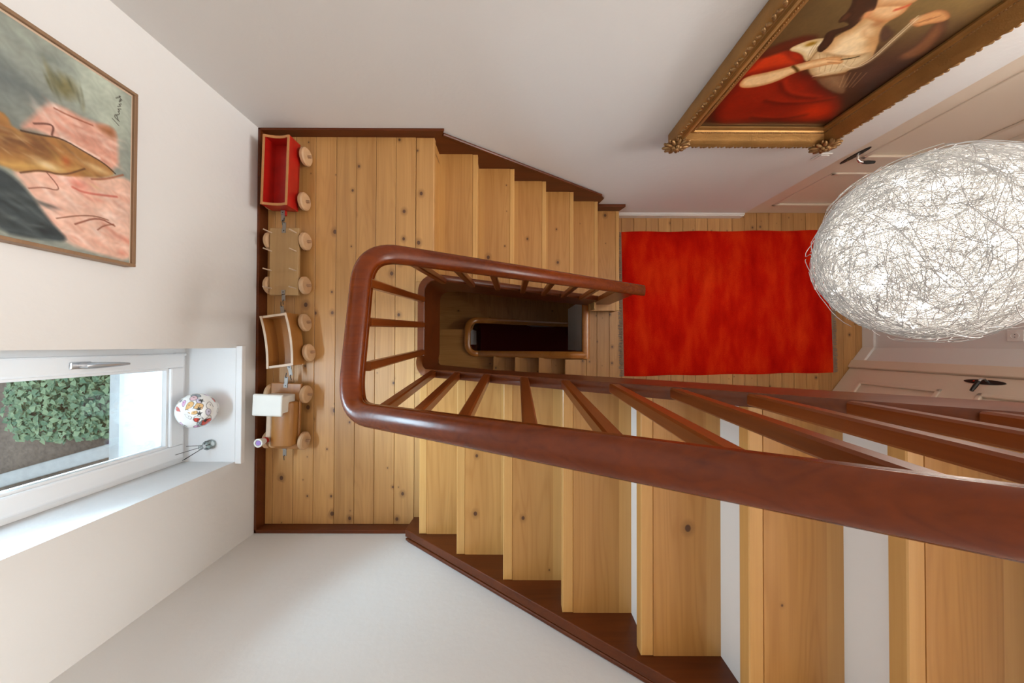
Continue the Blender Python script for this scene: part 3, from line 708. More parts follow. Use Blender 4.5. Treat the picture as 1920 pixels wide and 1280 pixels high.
def np_mesh(name, V_, F_, mat, smooth=True):
    me = bpy.data.meshes.new(name); me.vertices.add(len(V_)); me.vertices.foreach_set('co', V_.astype(np.float32).ravel())
    me.loops.add(F_.size); me.loops.foreach_set('vertex_index', F_.astype(np.int32).ravel())
    me.polygons.add(len(F_)); me.polygons.foreach_set('loop_start', (np.arange(len(F_))*F_.shape[1]).astype(np.int32))
    me.update(calc_edges=True); me.validate(); me.materials.append(mat)
    if smooth: me.polygons.foreach_set('use_smooth', np.ones(len(F_), dtype=bool))
    return me
va, fa = wires(4300, 0.00085, 9, 0.84, 1.0, 0.10, 0.085)
vb, fb = wires(150, 0.0012, 8, 0.99, 1.06, 0.22, 0.09)
o = bpy.data.objects.new('wire_tangle', np_mesh('wire_tangle', np.concatenate([va, vb]), np.concatenate([fa, fb+len(va)]), M['wire'])); col.objects.link(o); o.parent = lamp; o['kind'] = 'stuff'
vc_, fc_ = wires(420, 0.0010, 8, 0.985, 1.015, 0.14, 0.09)
o = bpy.data.objects.new('outer_wires', np_mesh('outer_wires', vc_, fc_, M['wire'])); col.objects.link(o); o.parent = lamp; o['kind'] = 'stuff'
M['bulb'] = plain('glowing_bulb', (1, 1, 1), 0.3, emit=(1.0, 0.96, 0.90), es=15)
bm_ = MB().blob((0, 0, 0), 0.0075, 0.0075, 0.011, n=8, m=6).mesh('bulb', M['bulb'], True)
ga = math.pi*(3-math.sqrt(5)); NBU = 64
for i in range(NBU):
    zz = 1-2*(i+0.5)/NBU; rr_ = math.sqrt(1-zz*zz); a = ga*i + random.uniform(-0.25, 0.25)
    q = LR*random.uniform(0.80, 0.92)
    inst('bulb', bm_, (q*rr_*math.cos(a), q*rr_*math.sin(a), q*zz), lamp)
MB().tube([(0, 0, 0.20), (0, 0, ZC-LC.z)], 0.003, 8).build('cable', M['steel'], lamp)
MB().lathe([(0.06, ZC-LC.z-0.03), (0.06, ZC-LC.z-0.002)], 24).build('ceiling_rose', M['white'], lamp, True)
for i, (dx, dy, dz) in enumerate(((0.09, 0, -0.06), (-0.09, 0.05, -0.05), (0, -0.09, 0.06), (0, 0.09, 0.05))):
    l = bpy.data.lights.new('lamp_glow', 'POINT'); l.energy = 5.0; l.color = (1.0, 0.88, 0.74); l.shadow_soft_size = 0.06
    lo = bpy.data.objects.new('lamp_glow', l); col.objects.link(lo); lo.location = LC + Vector((dx, dy, dz))

# ================================================================== PAINTED SURFACES
class Canvas:
    def __init__(s, w, h, n):
        s.w, s.h = w, h; s.nx = n; s.ny = int(n*h/w)
        s.X, s.Y = np.meshgrid(np.linspace(0, w, s.nx+1), np.linspace(0, h, s.ny+1)); s.C = np.zeros((s.ny+1, s.nx+1, 3))
    def srgb(s, c): return np.array([(x/255.0) for x in c])
    def mix(s, a, c):
        a = np.clip(a, 0, 1)[..., None]; s.C = s.C*(1-a) + s.srgb(c)*a
    def dist(s, pts, closed):
        P = list(pts) + ([pts[0]] if closed else []); d = np.full(s.X.shape, 9.0); ins = np.zeros(s.X.shape, bool)
        for (x0, y0), (x1, y1) in zip(P, P[1:]):
            ex, ey = x1-x0, y1-y0; l2 = ex*ex+ey*ey+1e-12
            t = np.clip(((s.X-x0)*ex+(s.Y-y0)*ey)/l2, 0, 1); d = np.minimum(d, np.hypot(s.X-x0-t*ex, s.Y-y0-t*ey))
            if closed and y0 != y1:
                c = ((y0 > s.Y) != (y1 > s.Y)) & (s.X < (x1-x0)*(s.Y-y0)/(y1-y0)+x0); ins ^= c
        return np.where(ins, -d, d) if closed else d
    def smooth(s, pts, closed, it=2):
        for _ in range(it):
            q = []; n = len(pts)
            rngk = range(n) if closed else range(n-1)
            if not closed: q.append(pts[0])
            for i in rngk:
                a, b = pts[i], pts[(i+1) % n]
                q += [(a[0]*.75+b[0]*.25, a[1]*.75+b[1]*.25), (a[0]*.25+b[0]*.75, a[1]*.25+b[1]*.75)]
            if not closed: q.append(pts[-1])
            pts = q
        return pts
    def poly(s, pts, c, soft=0.006, a=1.0, it=2):
        s.mix(a*(0.5 - s.dist(s.smooth(pts, True, it), True)/soft), c); return s
    def shade(s, pts, c_in, c_edge, wid, soft=0.006):
        d = s.dist(s.smooth(pts, True), True); al = np.clip(0.5-d/soft, 0, 1)[..., None]; k = np.clip(-d/wid, 0, 1)[..., None]
        s.C = s.C*(1-al) + al*(s.srgb(c_edge)*(1-k) + s.srgb(c_in)*k); return s
    def line(s, pts, w, c, a=1.0, soft=None):
        soft = soft or w*0.7; s.mix(a*(0.5-(s.dist(s.smooth(pts, False), False)-w/2)/soft), c); return s
    def blob(s, p, rx, ry, c, a=1.0, ang=0.0):
        dx, dy = s.X-p[0], s.Y-p[1]; ca, sa = math.cos(ang), math.sin(ang)
        q = ((dx*ca+dy*sa)/rx)**2 + ((-dx*sa+dy*ca)/ry)**2; s.mix(a*np.exp(-q), c); return s
    def strokes(s, n, box, cols, l, w, ang, a, da=0.5):
        x0, x1, y0, y1 = box
        for _ in range(n):
            x, y = random.uniform(x0, x1), random.uniform(y0, y1); t = ang+random.uniform(-da, da)
            s.blob((x, y), l*random.uniform(.5, 1.2), w*random.uniform(.5, 1.3), random.choice(cols), a*random.uniform(.4, 1), t)
        return s
    def noise(s, amt, k=3):
        for f in (6, 14, 40):
            ph = rng.random(6)*6
            s.C *= 1 + amt*(np.sin(s.X*f*4+ph[0]+np.sin(s.Y*f*3+ph[1])*1.5)*np.sin(s.Y*f*4+ph[2]+np.sin(s.X*f*3+ph[3])*1.5))[..., None]
        s.C = np.clip(s.C, 0, 1); return s
    def mesh(s, name, mat, place):
        V_ = place(s.X.ravel(), s.Y.ravel()); n = s.nx+1
        i, j = np.meshgrid(np.arange(s.nx), np.arange(s.ny)); b0 = (j*n+i).ravel()
        F_ = np.stack([b0, b0+1, b0+n+1, b0+n], -1); me = np_mesh(name, V_, F_, mat, False)
        ca = me.color_attributes.new('paint', 'FLOAT_COLOR', 'POINT')
        lin = np.where(s.C <= 0.04045, s.C/12.92, ((s.C+0.055)/1.055)**2.4).reshape(-1, 3)
        ca.data.foreach_set('color', np.concatenate([lin, np.ones((len(lin), 1))], 1).astype(np.float32).ravel()); return me
M['paintlady'] = vcol('varnished_oil_paint', 0.35, 0.25, 0.1); M['paintnude'] = vcol('matt_oil_paint', 0.75, 0, 0.25)
LADY = dict(
    drape=[(-0.016,0.382),(0.025,0.458),(0.056,0.504),(0.103,0.508),(0.171,0.499),(0.232,0.453),(0.271,0.382),(0.355,0.37),(0.434,0.304),(0.567,0.252),(0.663,0.189),(0.745,0.049),(0.592,0.032),(0.416,0.04),(0.259,0.023),(0.071,0.006),(-0.011,0.189),(0.001,0.291)],
    sleeve=[(-0.0,0.359),(0.01,0.437),(0.02,0.523),(0.099,0.508),(0.171,0.499),(0.232,0.453),(0.206,0.427),(0.129,0.41),(0.02,0.37)],
    shawl=[(0.003,0.458),(0.02,0.523),(0.074,0.56),(0.132,0.582),(0.197,0.573),(0.106,0.511),(0.058,0.479)],
    dress=[(0.099,0.508),(0.143,0.551),(0.195,0.567),(0.233,0.564),(0.239,0.518),(0.235,0.504),(0.245,0.453),(0.228,0.453),(0.18,0.494)],
    skirt=[(0.331,0.382),(0.441,0.416),(0.527,0.347),(0.6,0.258),(0.563,0.255),(0.434,0.304)],
    bust=[(0.288,0.405),(0.313,0.437),(0.419,0.437),(0.473,0.41),(0.474,0.382),(0.392,0.37),(0.346,0.365)],
    chest=[(0.246,0.555),(0.265,0.595),(0.284,0.608),(0.285,0.653),(0.279,0.68),(0.278,0.694),(0.328,0.716),(0.401,0.645),(0.392,0.624),(0.422,0.586),(0.437,0.569),(0.474,0.523),(0.511,0.469),(0.497,0.427),(0.421,0.427),(0.32,0.458),(0.248,0.499),(0.273,0.518)],
    jaw=[(0.273,0.66),(0.271,0.687),(0.247,0.734),(0.352,0.757),(0.397,0.716),(0.413,0.687),(0.416,0.668),(0.401,0.645),(0.383,0.633),(0.338,0.639)],
    hair=[(0.208,0.641),(0.197,0.672),(0.189,0.702),(0.154,0.744),(0.239,0.751),(0.289,0.694),(0.29,0.68),(0.261,0.676),(0.281,0.653),(0.28,0.612),(0.262,0.597),(0.239,0.58),(0.263,0.551),(0.264,0.518),(0.261,0.494),(0.224,0.513),(0.217,0.555),(0.195,0.597),(0.234,0.61),(0.259,0.624),(0.243,0.633)],
    dark2=[(0.433,0.569),(0.397,0.62),(0.414,0.622),(0.439,0.604),(0.476,0.595),(0.483,0.542)],
    hand=[(0.467,0.641),(0.486,0.66),(0.511,0.68),(0.53,0.689),(0.574,0.683),(0.62,0.656),(0.611,0.637),(0.563,0.629),(0.532,0.612)],
    fore2=[(0.601,0.598),(0.581,0.642),(0.595,0.662),(0.677,0.598),(0.719,0.502),(0.676,0.449),(0.606,0.476),(0.629,0.528)],
    arm=[(0.024,0.365),(0.1,0.388),(0.17,0.416),(0.21,0.437),(0.265,0.461),(0.31,0.474),(0.361,0.479),(0.399,0.458),(0.406,0.437),(0.357,0.437),(0.325,0.424),(0.269,0.405),(0.234,0.382),(0.192,0.329),(0.12,0.296),(0.055,0.291),(0.023,0.316)],
    veil=[(0.415,0.437),(0.459,0.416),(0.503,0.421),(0.52,0.469),(0.509,0.537),(0.5,0.612),(0.495,0.653)],
    veil2=[(0.341,0.365),(0.39,0.388),(0.435,0.421)],
    brace=[(0.199,0.424),(0.226,0.41),(0.245,0.396)],
    stick=[(0.385,0.462),(0.42,0.468),(0.444,0.479)],
    brooch=[(0.18,0.539)],
    hi=[(0.561,0.129)],
    hi2=[(0.157,0.458)],
    neckdk=[(0.372,0.569)],
    jawdk=[(0.36,0.629)],
    lips=[(0.37,0.685),(0.388,0.693),(0.401,0.704)],
    ear=[(0.282,0.666)],
    f1=[(0.238,0.203),(0.332,0.182),(0.456,0.189),(0.559,0.217)],
    f2=[(0.221,0.323),(0.286,0.258),(0.379,0.231),(0.476,0.224)],
    f3=[(0.257,0.074),(0.403,0.057),(0.534,0.098)],
    f4=[(0.115,0.499),(0.17,0.458),(0.232,0.448)],
    fing=[(0.334,0.448),(0.396,0.443)],
    fing2=[(0.317,0.461),(0.39,0.458)],
)
NUDE = dict(
    olive=[(0.542,0.238),(0.592,0.186),(0.557,0.157),(0.523,0.164),(0.501,0.215)],
    pink1=[(0.395,0.27),(0.461,0.238),(0.476,0.197),(0.471,0.141),(0.499,0.057),(0.46,0.044),(0.335,0.039),(0.324,0.141),(0.358,0.215),(0.36,0.264),(0.337,0.3)],
    rust=[(0.471,0.117),(0.499,0.057),(0.457,0.048),(0.452,0.075)],
    pink2=[(0.212,0.32),(0.249,0.248),(0.275,0.141),(0.36,-0.05),(0.01,-0.05),(0.02,0.141),(0.036,0.186),(0.085,0.221),(0.14,0.264),(0.173,0.279)],
    body=[(0.366,0.35),(0.364,0.323),(0.33,0.312),(0.342,0.264),(0.367,0.208),(0.358,0.141),(0.349,0.084),(0.331,0.048),(0.302,0.075),(0.272,0.141),(0.247,0.197),(0.24,0.248),(0.208,0.294),(0.213,0.326),(0.209,0.35)],
    bodyhi=[(0.221,0.35),(0.235,0.309),(0.267,0.248),(0.275,0.197),(0.304,0.141),(0.252,0.197),(0.245,0.248),(0.213,0.294),(0.212,0.337)],
    bodydk=[(0.323,0.309),(0.338,0.264),(0.335,0.238),(0.312,0.215),(0.285,0.248),(0.281,0.294),(0.25,0.342),(0.318,0.35),(0.328,0.32)],
    blanket=[(0.204,0.353),(0.196,0.32),(0.167,0.282),(0.116,0.248),(0.074,0.215),(0.035,0.175),(0.022,0.248),(0.015,0.353)],
    o1=[(0.336,0.294),(0.35,0.248),(0.369,0.204),(0.358,0.141),(0.349,0.084),(0.329,0.05)],
    o2=[(0.455,0.221),(0.455,0.186),(0.464,0.121)],
    o3=[(0.375,0.267),(0.396,0.235),(0.395,0.221),(0.365,0.226)],
    o4=[(0.17,0.276),(0.19,0.241),(0.192,0.211),(0.206,0.206),(0.241,0.238)],
    r1=[(0.222,0.172),(0.216,0.141),(0.245,0.044)],
    r2=[(0.102,0.211),(0.132,0.157),(0.149,0.109),(0.148,0.07)],
    r3=[(0.1,0.164),(0.148,0.101),(0.134,0.05)],
    r4=[(0.102,0.101),(0.123,0.084),(0.139,0.053)],
    w1=[(0.371,0.201),(0.363,0.141),(0.36,0.101)],
    b1=[(0.274,0.121),(0.294,0.079),(0.337,0.025)],
    sh=[(0.238,0.157)],
    g1=[(0.109,0.309),(0.08,0.248)],
    s1=[(0.528,0.062),(0.515,0.041)],
    s2=[(0.532,0.039),(0.538,0.057),(0.554,0.05),(0.532,0.043)],
    s3=[(0.55,0.048),(0.563,0.037),(0.565,0.046),(0.573,0.037),(0.574,0.047),(0.582,0.035)],
    s4=[(0.583,0.046),(0.594,0.034),(0.593,0.044),(0.602,0.034)],
    s5=[(0.605,0.041),(0.614,0.034),(0.618,0.037),(0.608,0.04)],
    s6=[(0.611,0.052),(0.631,0.034),(0.625,0.044),(0.618,0.032)],
)
# ---------------- portrait of a lady (old-master manner)
cv = Canvas(0.727, 0.95, 300); Ld = LADY
cv.C[:] = np.array([58, 30, 14])/255
cv.blob((0.25, 0.75), 0.45, 0.30, (112, 90, 52), 1.0).blob((0.60, 0.80), 0.25, 0.22, (156, 128, 74), 0.9).blob((0.05, 0.62), 0.20, 0.12, (92, 70, 38), 0.7)
cv.blob((0.62, 0.38), 0.12, 0.14, (82, 46, 34), 0.7).blob((0.70, 0.30), 0.06, 0.2, (40, 22, 16), 0.8)
cv.shade(Ld['drape'], (142, 30, 8), (88, 18, 8), 0.06, 0.03)
cv.blob(Ld['hi'][0], 0.10, 0.06, (205, 48, 6), 0.95, -0.4).blob((0.33, 0.16), 0.16, 0.05, (120, 22, 8), 0.6)
for k_ in ('f1', 'f2', 'f3'):
    cv.line(Ld[k_], 0.016, (72, 14, 8), 0.7, 0.03); cv.line([(x_+0.012, y_+0.016) for x_, y_ in Ld[k_]], 0.010, (185, 52, 20), 0.5, 0.02)
cv.shade(Ld['skirt'], (158, 120, 84), (110, 76, 50), 0.05, 0.014)
for q in range(5): cv.line([(0.47+0.025*q, 0.39), (0.53+0.016*q, 0.30)], 0.004, (190, 156, 116), 0.5)
cv.shade(Ld['sleeve'], (196, 52, 14), (140, 30, 10), 0.03, 0.012).line(Ld['f4'], 0.012, (120, 24, 10), 0.7, 0.02)
cv.shade(Ld['shawl'], (98, 36, 16), (80, 30, 16), 0.03, 0.02)
cv.shade(Ld['dress'], (236, 216, 176), (205, 172, 120), 0.02, 0.006)
for q in range(4): cv.line([(0.195+0.012*q, 0.55-0.012*q), (0.212+0.012*q, 0.49), (0.238+0.004*q, 0.458)], 0.003, (176, 142, 96), 0.7)
cv.shade(Ld['bust'], (214, 182, 134), (170, 126, 80), 0.02, 0.01)
cv.shade(Ld['chest'], (238, 208, 160), (196, 146, 92), 0.05, 0.008)
cv.blob((0.34, 0.50), 0.05, 0.04, (244, 218, 174), 0.7)
cv.shade(Ld['jaw'], (234, 190, 138), (196, 132, 80), 0.03, 0.008)
cv.blob(Ld['jawdk'][0], 0.03, 0.016, (160, 100, 54), 0.7).line([(0.34, 0.60), (0.365, 0.575), (0.41, 0.565)], 0.010, (186, 128, 76), 0.6, 0.02).blob((0.43, 0.55), 0.03, 0.03, (188, 138, 84), 0.6)
cv.shade([(0.235,0.515),(0.28,0.497),(0.33,0.488),(0.38,0.482),(0.43,0.486),(0.475,0.505),(0.507,0.475),(0.50,0.43),(0.47,0.40),(0.44,0.37),(0.35,0.36),(0.29,0.40),(0.245,0.45)], (226, 200, 154), (184, 146, 100), 0.03, 0.010)
for q in range(6): cv.line([(0.26+0.035*q, 0.49-0.003*q), (0.30+0.03*q, 0.45), (0.345+0.024*q, 0.395)], 0.003, (170, 130, 86), 0.55)
# upper head, outside the photograph's frame
cv.shade([(0.26,0.69),(0.25,0.80),(0.29,0.86),(0.36,0.87),(0.41,0.82),(0.42,0.74),(0.40,0.70),(0.34,0.70)], (232, 190, 140), (190, 132, 82), 0.03, 0.008)
cv.line([(0.33,0.80),(0.36,0.805)], 0.006, (70, 40, 24)).line([(0.385,0.80),(0.405,0.80)], 0.006, (70, 40, 24)).line([(0.385,0.79),(0.398,0.745),(0.385,0.74)], 0.005, (180, 110, 66), 0.7)
cv.shade([(0.20,0.70),(0.18,0.80),(0.22,0.90),(0.32,0.93),(0.41,0.90),(0.40,0.86),(0.32,0.86),(0.28,0.80),(0.27,0.72)], (62, 36, 22), (44, 26, 16), 0.03, 0.01)
cv.shade(Ld['hair'], (66, 38, 22), (50, 28, 16), 0.02, 0.006, )
cv.shade([(0.203,0.63),(0.192,0.66),(0.205,0.685),(0.232,0.672),(0.232,0.642)], (84, 50, 30), (50, 28, 16), 0.012, 0.006)
cv.blob(Ld['ear'][0], 0.014, 0.02, (222, 150, 100), 0.9).line(Ld['lips'], 0.011, (206, 92, 58), 0.9)
cv.shade(Ld['dark2'], (92, 62, 44), (80, 54, 40), 0.02, 0.014)
cv.shade(Ld['fore2'], (138, 88, 52), (92, 56, 34), 0.025, 0.02)
cv.shade(Ld['hand'], (220, 160, 102), (170, 108, 62), 0.012, 0.006)
for q in range(3): cv.line([(0.50+0.02*q, 0.625+0.008*q), (0.545+0.012*q, 0.655+0.004*q)], 0.003, (150, 86, 46), 0.7)
cv.line(Ld['veil'], 0.020, (214, 184, 140), 0.55, 0.016).line(Ld['veil'], 0.004, (240, 218, 182), 0.8)
cv.line([(x_-0.012, y_+0.010) for x_, y_ in Ld['veil'][2:]], 0.004, (236, 212, 172), 0.7)
cv.line(Ld['veil2'], 0.006, (236, 212, 172), 0.7, 0.006)
cv.line([(0.36, 0.352), (0.42, 0.37), (0.48, 0.385)], 0.016, (112, 72, 40), 0.8)
cv.shade(Ld['arm'], (240, 200, 146), (196, 136, 82), 0.022, 0.006)
cv.line(Ld['fing'], 0.003, (170, 100, 56), 0.7).line(Ld['fing2'], 0.003, (176, 108, 60), 0.7)
cv.line(Ld['brace'], 0.012, (92, 62, 22)).line(Ld['stick'], 0.006, (74, 56, 22)).blob(Ld['brooch'][0], 0.020, 0.011, (160, 118, 34), 1.3, 0.3)
cv.noise(0.025)
# ---------------- gilt frame, hung upright on the back wall
X0, Z0 = 1.073, 1.423
pt = empty('framed_painting', 'classical portrait of a lady in red drape in a wide carved gilt frame', 'painting')
me = cv.mesh('canvas', M['paintlady'], lambda X, Y: np.stack([X0+X, np.full_like(X, 1.268), Z0+Y], 1))
o = bpy.data.objects.new('canvas', me); col.objects.link(o); o.parent = pt
M['gold'] = plain('antique_gilt', (0.38, 0.20, 0.060), 0.36, 0.65, bump=0.35, bscale=120, var=0.35, vscale=9)
M['gold2'] = plain('carved_gilt', (0.33, 0.185, 0.070), 0.42, 0.55, bump=0.6, bscale=160, var=0.45, vscale=22)
M['goldin'] = plain('bright_gilt_slip', (0.62, 0.34, 0.10), 0.36, 0.5, bump=0.2, bscale=200, var=0.2, vscale=12)
X1, Z1 = X0+0.727, Z0+0.95; FW = 0.118
# profile across the moulding: (distance out from the canvas edge, y)
PF = [(-0.004, 1.266), (-0.004, 1.256), (0.012, 1.252), (0.016, 1.244), (0.030, 1.246), (0.040, 1.236), (0.056, 1.222), (0.070, 1.206), (0.080, 1.203), (0.088, 1.210), (0.096, 1.205), (0.108, 1.212), (FW, 1.232), (FW, 1.288)]
def rail(ax):
    m = MB(); n = len(PF); vs = []
    for e in (0, 1):
        for d, y in PF:
            if ax == 'b': vs.append((X0-d if e == 0 else X1+d, y, Z0-d))
            if ax == 't': vs.append((X0-d if e == 0 else X1+d, y, Z1+d))
            if ax == 'l': vs.append((X0-d, y, Z0-d if e == 0 else Z1+d))
            if ax == 'r': vs.append((X1+d, y, Z0-d if e == 0 else Z1+d))
    m.add(vs, [(k, k+1, n+k+1, n+k) for k in range(n-1)]); return m
def leafy(m, p, along, out, s, flip=1):
    # one carved acanthus lobe: a bent, ridged leaf of three small blobs
    al = Vector(along); ou = Vector(out); up = Vector((0, -1, 0))
    R_ = Matrix((al, ou, up)).transposed()
    ang = Matrix.Rotation(flip*0.6, 3, 'Z')
    m.blob(p, s*0.95, s*0.42, s*0.42, R_ @ ang, 7, 4)
    m.blob(Vector(p)+ou*s*0.45+al*s*0.3*flip, s*0.5, s*0.28, s*0.34, R_ @ Matrix.Rotation(-flip*0.5, 3, 'Z'), 6, 4)
for ax in 'btlr':
    ro = rail(ax).build('frame_rail', M['gold'], pt, True)
    c = MB(); beads = MB()
    L_ = (X1-X0+2*FW) if ax in 'bt' else (Z1-Z0+2*FW)
    n = int(L_/0.026)
    for i in range(n):
        s = (i+0.5)/n; fl = 1 if i % 2 else -1
        j = random.uniform(0.85, 1.15)
        if ax in 'bt':
            z = Z0-0.106 if ax == 'b' else Z1+0.106; o_ = (0, 0, -1 if ax == 'b' else 1)
            leafy(c, (X0-FW+L_*s, 1.212, z), (1, 0, 0), o_, 0.0165*j, fl)
        else:
            x_ = X0-0.106 if ax == 'l' else X1+0.106; o_ = (-1 if ax == 'l' else 1, 0, 0)
            leafy(c, (x_, 1.212, Z0-FW+L_*s), (0, 0, 1), o_, 0.0165*j, fl)
    c.build('leaf_carving', M['gold2'], ro, True)['kind'] = 'stuff'
    n = int((L_-2*FW)/0.011)
    for i in range(n):
        s = (i+0.5)/n
        if ax in 'bt': beads.blob((X0+(X1-X0)*s, 1.244, Z0-0.022 if ax == 'b' else Z1+0.022), 0.0042, 0.0035, 0.0035, None, 6, 4)
        else: beads.blob((X0-0.022 if ax == 'l' else X1+0.022, 1.244, Z0+(Z1-Z0)*s), 0.0035, 0.0035, 0.0042, None, 6, 4)
    beads.build('bead_row', M['gold2'], ro, True)['kind'] = 'stuff'
for sx in (0, 1):
    for sz in (0, 1):
        cx = X0-0.085 if sx == 0 else X1+0.085; cz = Z0-0.085 if sz == 0 else Z1+0.085
        c = MB(); random.seed(5+sx*2+sz)
        for k in range(11):
            a = 2*math.pi*k/11; rr_ = 0.045
            M3 = Matrix((Vector((math.cos(a), 0, math.sin(a))), Vector((-math.sin(a), 0, math.cos(a))), Vector((0, -1, 0)))).transposed()
            c.blob((cx+rr_*math.cos(a), 1.200, cz+rr_*math.sin(a)), 0.030, 0.013, 0.013, M3, 8, 5)
            c.blob((cx+0.066*math.cos(a+0.2), 1.206, cz+0.066*math.sin(a+0.2)), 0.015, 0.008, 0.010, M3, 6, 4)
        for k in range(5):
            a = 2*math.pi*k/5+0.4; c.blob((cx+0.018*math.cos(a), 1.190, cz+0.018*math.sin(a)), 0.013, 0.014, 0.013, None, 8, 5)
        c.blob((cx, 1.184, cz), 0.014, 0.013, 0.014, None, 10, 6)
        c.build('corner_ornament', M['gold2'], pt, True)
MB().box(X0-0.03, X1+0.03, 1.270, 1.288, Z0-0.03, Z1+0.03).build('backing_board', M['toytan'], pt)

# ---------------- reclining figure painting on the left wall
random.seed(21)
cv = Canvas(0.655, 0.86, 300); Nd = NUDE
cv.C[:] = np.array([140, 146, 136])/255
cv.strokes(110, (0.3, 0.65, 0.05, 0.86), [(96, 104, 102), (150, 158, 148), (172, 182, 168), (112, 120, 116), (84, 92, 92)], 0.06, 0.018, 1.2, 0.5)
cv.blob((0.62, 0.10), 0.10, 0.10, (182, 192, 176), 0.9).blob((0.52, 0.06), 0.08, 0.06, (176, 186, 170), 0.8).blob((0.46, 0.34), 0.08, 0.08, (92, 100, 100), 0.7)
cv.poly(Nd['olive'], (112, 108, 76), 0.03, 0.8).strokes(14, (0.51, 0.58, 0.14, 0.24), [(88, 84, 52), (130, 124, 86), (70, 70, 50)], 0.03, 0.006, 0.4, 0.6)
cv.poly(Nd['pink1'], (206, 152, 132), 0.016).strokes(40, (0.36, 0.46, 0.05, 0.24), [(196, 132, 112), (222, 180, 160), (186, 116, 96), (232, 204, 190)], 0.03, 0.007, 1.3, 0.5).strokes(12, (0.38, 0.46, 0.19, 0.27), [(226, 206, 196), (238, 222, 212)], 0.025, 0.010, 1.0, 0.5)
cv.poly(Nd['rust'], (152, 98, 62), 0.02, 0.8)
cv.poly(Nd['pink2'], (220, 178, 158), 0.014).strokes(120, (0.03, 0.27, -0.01, 0.27), [(236, 208, 194), (206, 150, 130), (228, 192, 174), (198, 126, 106), (240, 218, 206), (216, 164, 146)], 0.03, 0.008, 1.2, 0.6)
cv.poly([(0.0,0.36),(0.20,0.36),(0.24,0.60),(0.15,0.86),(0.0,0.86)], (70, 78, 80), 0.02).poly([(0.20,0.34),(0.37,0.34),(0.40,0.55),(0.33,0.70),(0.22,0.66),(0.21,0.45)], (160, 112, 62), 0.02)
cv.strokes(16, (0.23, 0.36, 0.36, 0.66), [(190, 148, 86), (120, 76, 42), (176, 122, 70)], 0.04, 0.015, 1.5, 0.5)
cv.poly(Nd['body'], (158, 112, 62), 0.008, 1.0, 1).poly(Nd['bodydk'], (104, 68, 40), 0.04, 0.85).poly(Nd['bodyhi'], (190, 150, 84), 0.02, 0.9)
cv.strokes(60, (0.25, 0.34, 0.09, 0.34), [(206, 174, 124), (140, 88, 50), (176, 112, 64), (214, 190, 144), (96, 62, 40), (184, 148, 78)], 0.022, 0.0055, 1.4, 0.4)
cv.blob((0.262, 0.235), 0.012, 0.03, (222, 200, 160), 0.8).blob((0.318, 0.10), 0.012, 0.04, (206, 176, 128), 0.8).blob((0.30, 0.19), 0.016, 0.012, (170, 84, 44), 0.7)
cv.line([(x_-0.004, y_) for x_, y_ in Nd['bodyhi'][4:8]], 0.005, (84, 50, 30), 0.8)
cv.line(Nd['w1'], 0.010, (232, 204, 190), 0.8)
cv.poly(Nd['blanket'], (58, 66, 68), 0.012).strokes(40, (0.02, 0.15, 0.22, 0.35), [(40, 46, 48), (82, 92, 92), (30, 34, 36), (96, 106, 104)], 0.03, 0.008, 1.3, 0.6)
for k_, w_, c_ in (('o1', 0.0045, (58, 34, 20)), ('o2', 0.005, (150, 84, 62)), ('o3', 0.005, (90, 50, 42)), ('o4', 0.0032, (120, 70, 54)), ('r1', 0.007, (190, 100, 86)), ('r2', 0.0035, (110, 62, 42)), ('r3', 0.005, (120, 62, 46)), ('r4', 0.004, (140, 80, 60)), ('b1', 0.006, (150, 92, 66))):
    cv.line(Nd[k_], w_, c_, 0.85)
cv.blob(Nd['sh'][0], 0.02, 0.03, (196, 108, 92), 0.7)
for k_ in ('s1', 's2', 's3', 's4', 's5', 's6'): cv.line(Nd[k_], 0.0022, (40, 32, 26), 1.0, 0.002)
cv.noise(0.035)
pn = empty('framed_painting', 'loose oil sketch of a reclining figure on pink cloth in a thin wood frame', 'painting')
me = cv.mesh('canvas', M['paintnude'], lambda X, Y: np.stack([np.full_like(X, -1.478), 0.305+X, 2.065+Y], 1))
o = bpy.data.objects.new('canvas', me); col.objects.link(o); o.parent = pn
M['ash'] = wood('brown_wood_frame', (0.30, 0.18, 0.10), (0.20, 0.11, 0.06), 'y', 0, 0.5, 0, 0.3, 0.05)
f0, f1, g0, g1 = 0.312, 0.968, 2.060, 2.93
for a in ((f0-0.012, f0, g0-0.012, g1), (f1, f1+0.012, g0-0.012, g1), (f0, f1, g0-0.012, g0), (f0, f1, g1-0.012, g1)):
    MB().box(-1.512, -1.470, *a).build('frame_rail', M['ash'], pn, bevel=0.0015)
MB().box(-1.508, -1.480, f0, f1, g0, g1-0.012).build('stretcher', M['toyrim'], pn)

# ================================================================== ON THE SILL
# ball lantern with doodles and star holes: shaded insides painted dark, no openings cut
random.seed(4)
cv = Canvas(2*math.pi, math.pi, 260)
cv.C[:] = np.array([238, 236, 232])/255
def dood(x, y, s, c, n=9):
    p = [(x+s*(0.8+0.45*random.random())*math.cos(2*math.pi*k/n)*1.2, y+s*(0.7+0.5*random.random())*math.sin(2*math.pi*k/n)) for k in range(n)]
    if c: cv.poly(p, c, 0.03, 0.95, 1)
    q = cv.smooth(p+[p[0]], False, 1); cv.line(q, 0.022, (40, 36, 36), 0.9, 0.02)
    cv.line([(x+s*.3, y+s*.2), (x+s*.36, y+s*.2)], 0.035, (30, 28, 28)).line([(x, y+s*.2), (x+s*.05, y+s*.2)], 0.035, (30, 28, 28))
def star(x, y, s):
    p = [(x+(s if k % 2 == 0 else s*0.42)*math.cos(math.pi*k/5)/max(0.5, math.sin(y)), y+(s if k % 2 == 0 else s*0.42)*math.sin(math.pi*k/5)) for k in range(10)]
    cv.poly(p, (62, 66, 66), 0.02, 1.0, 0)  # shade inside a star hole, put in as dark colour
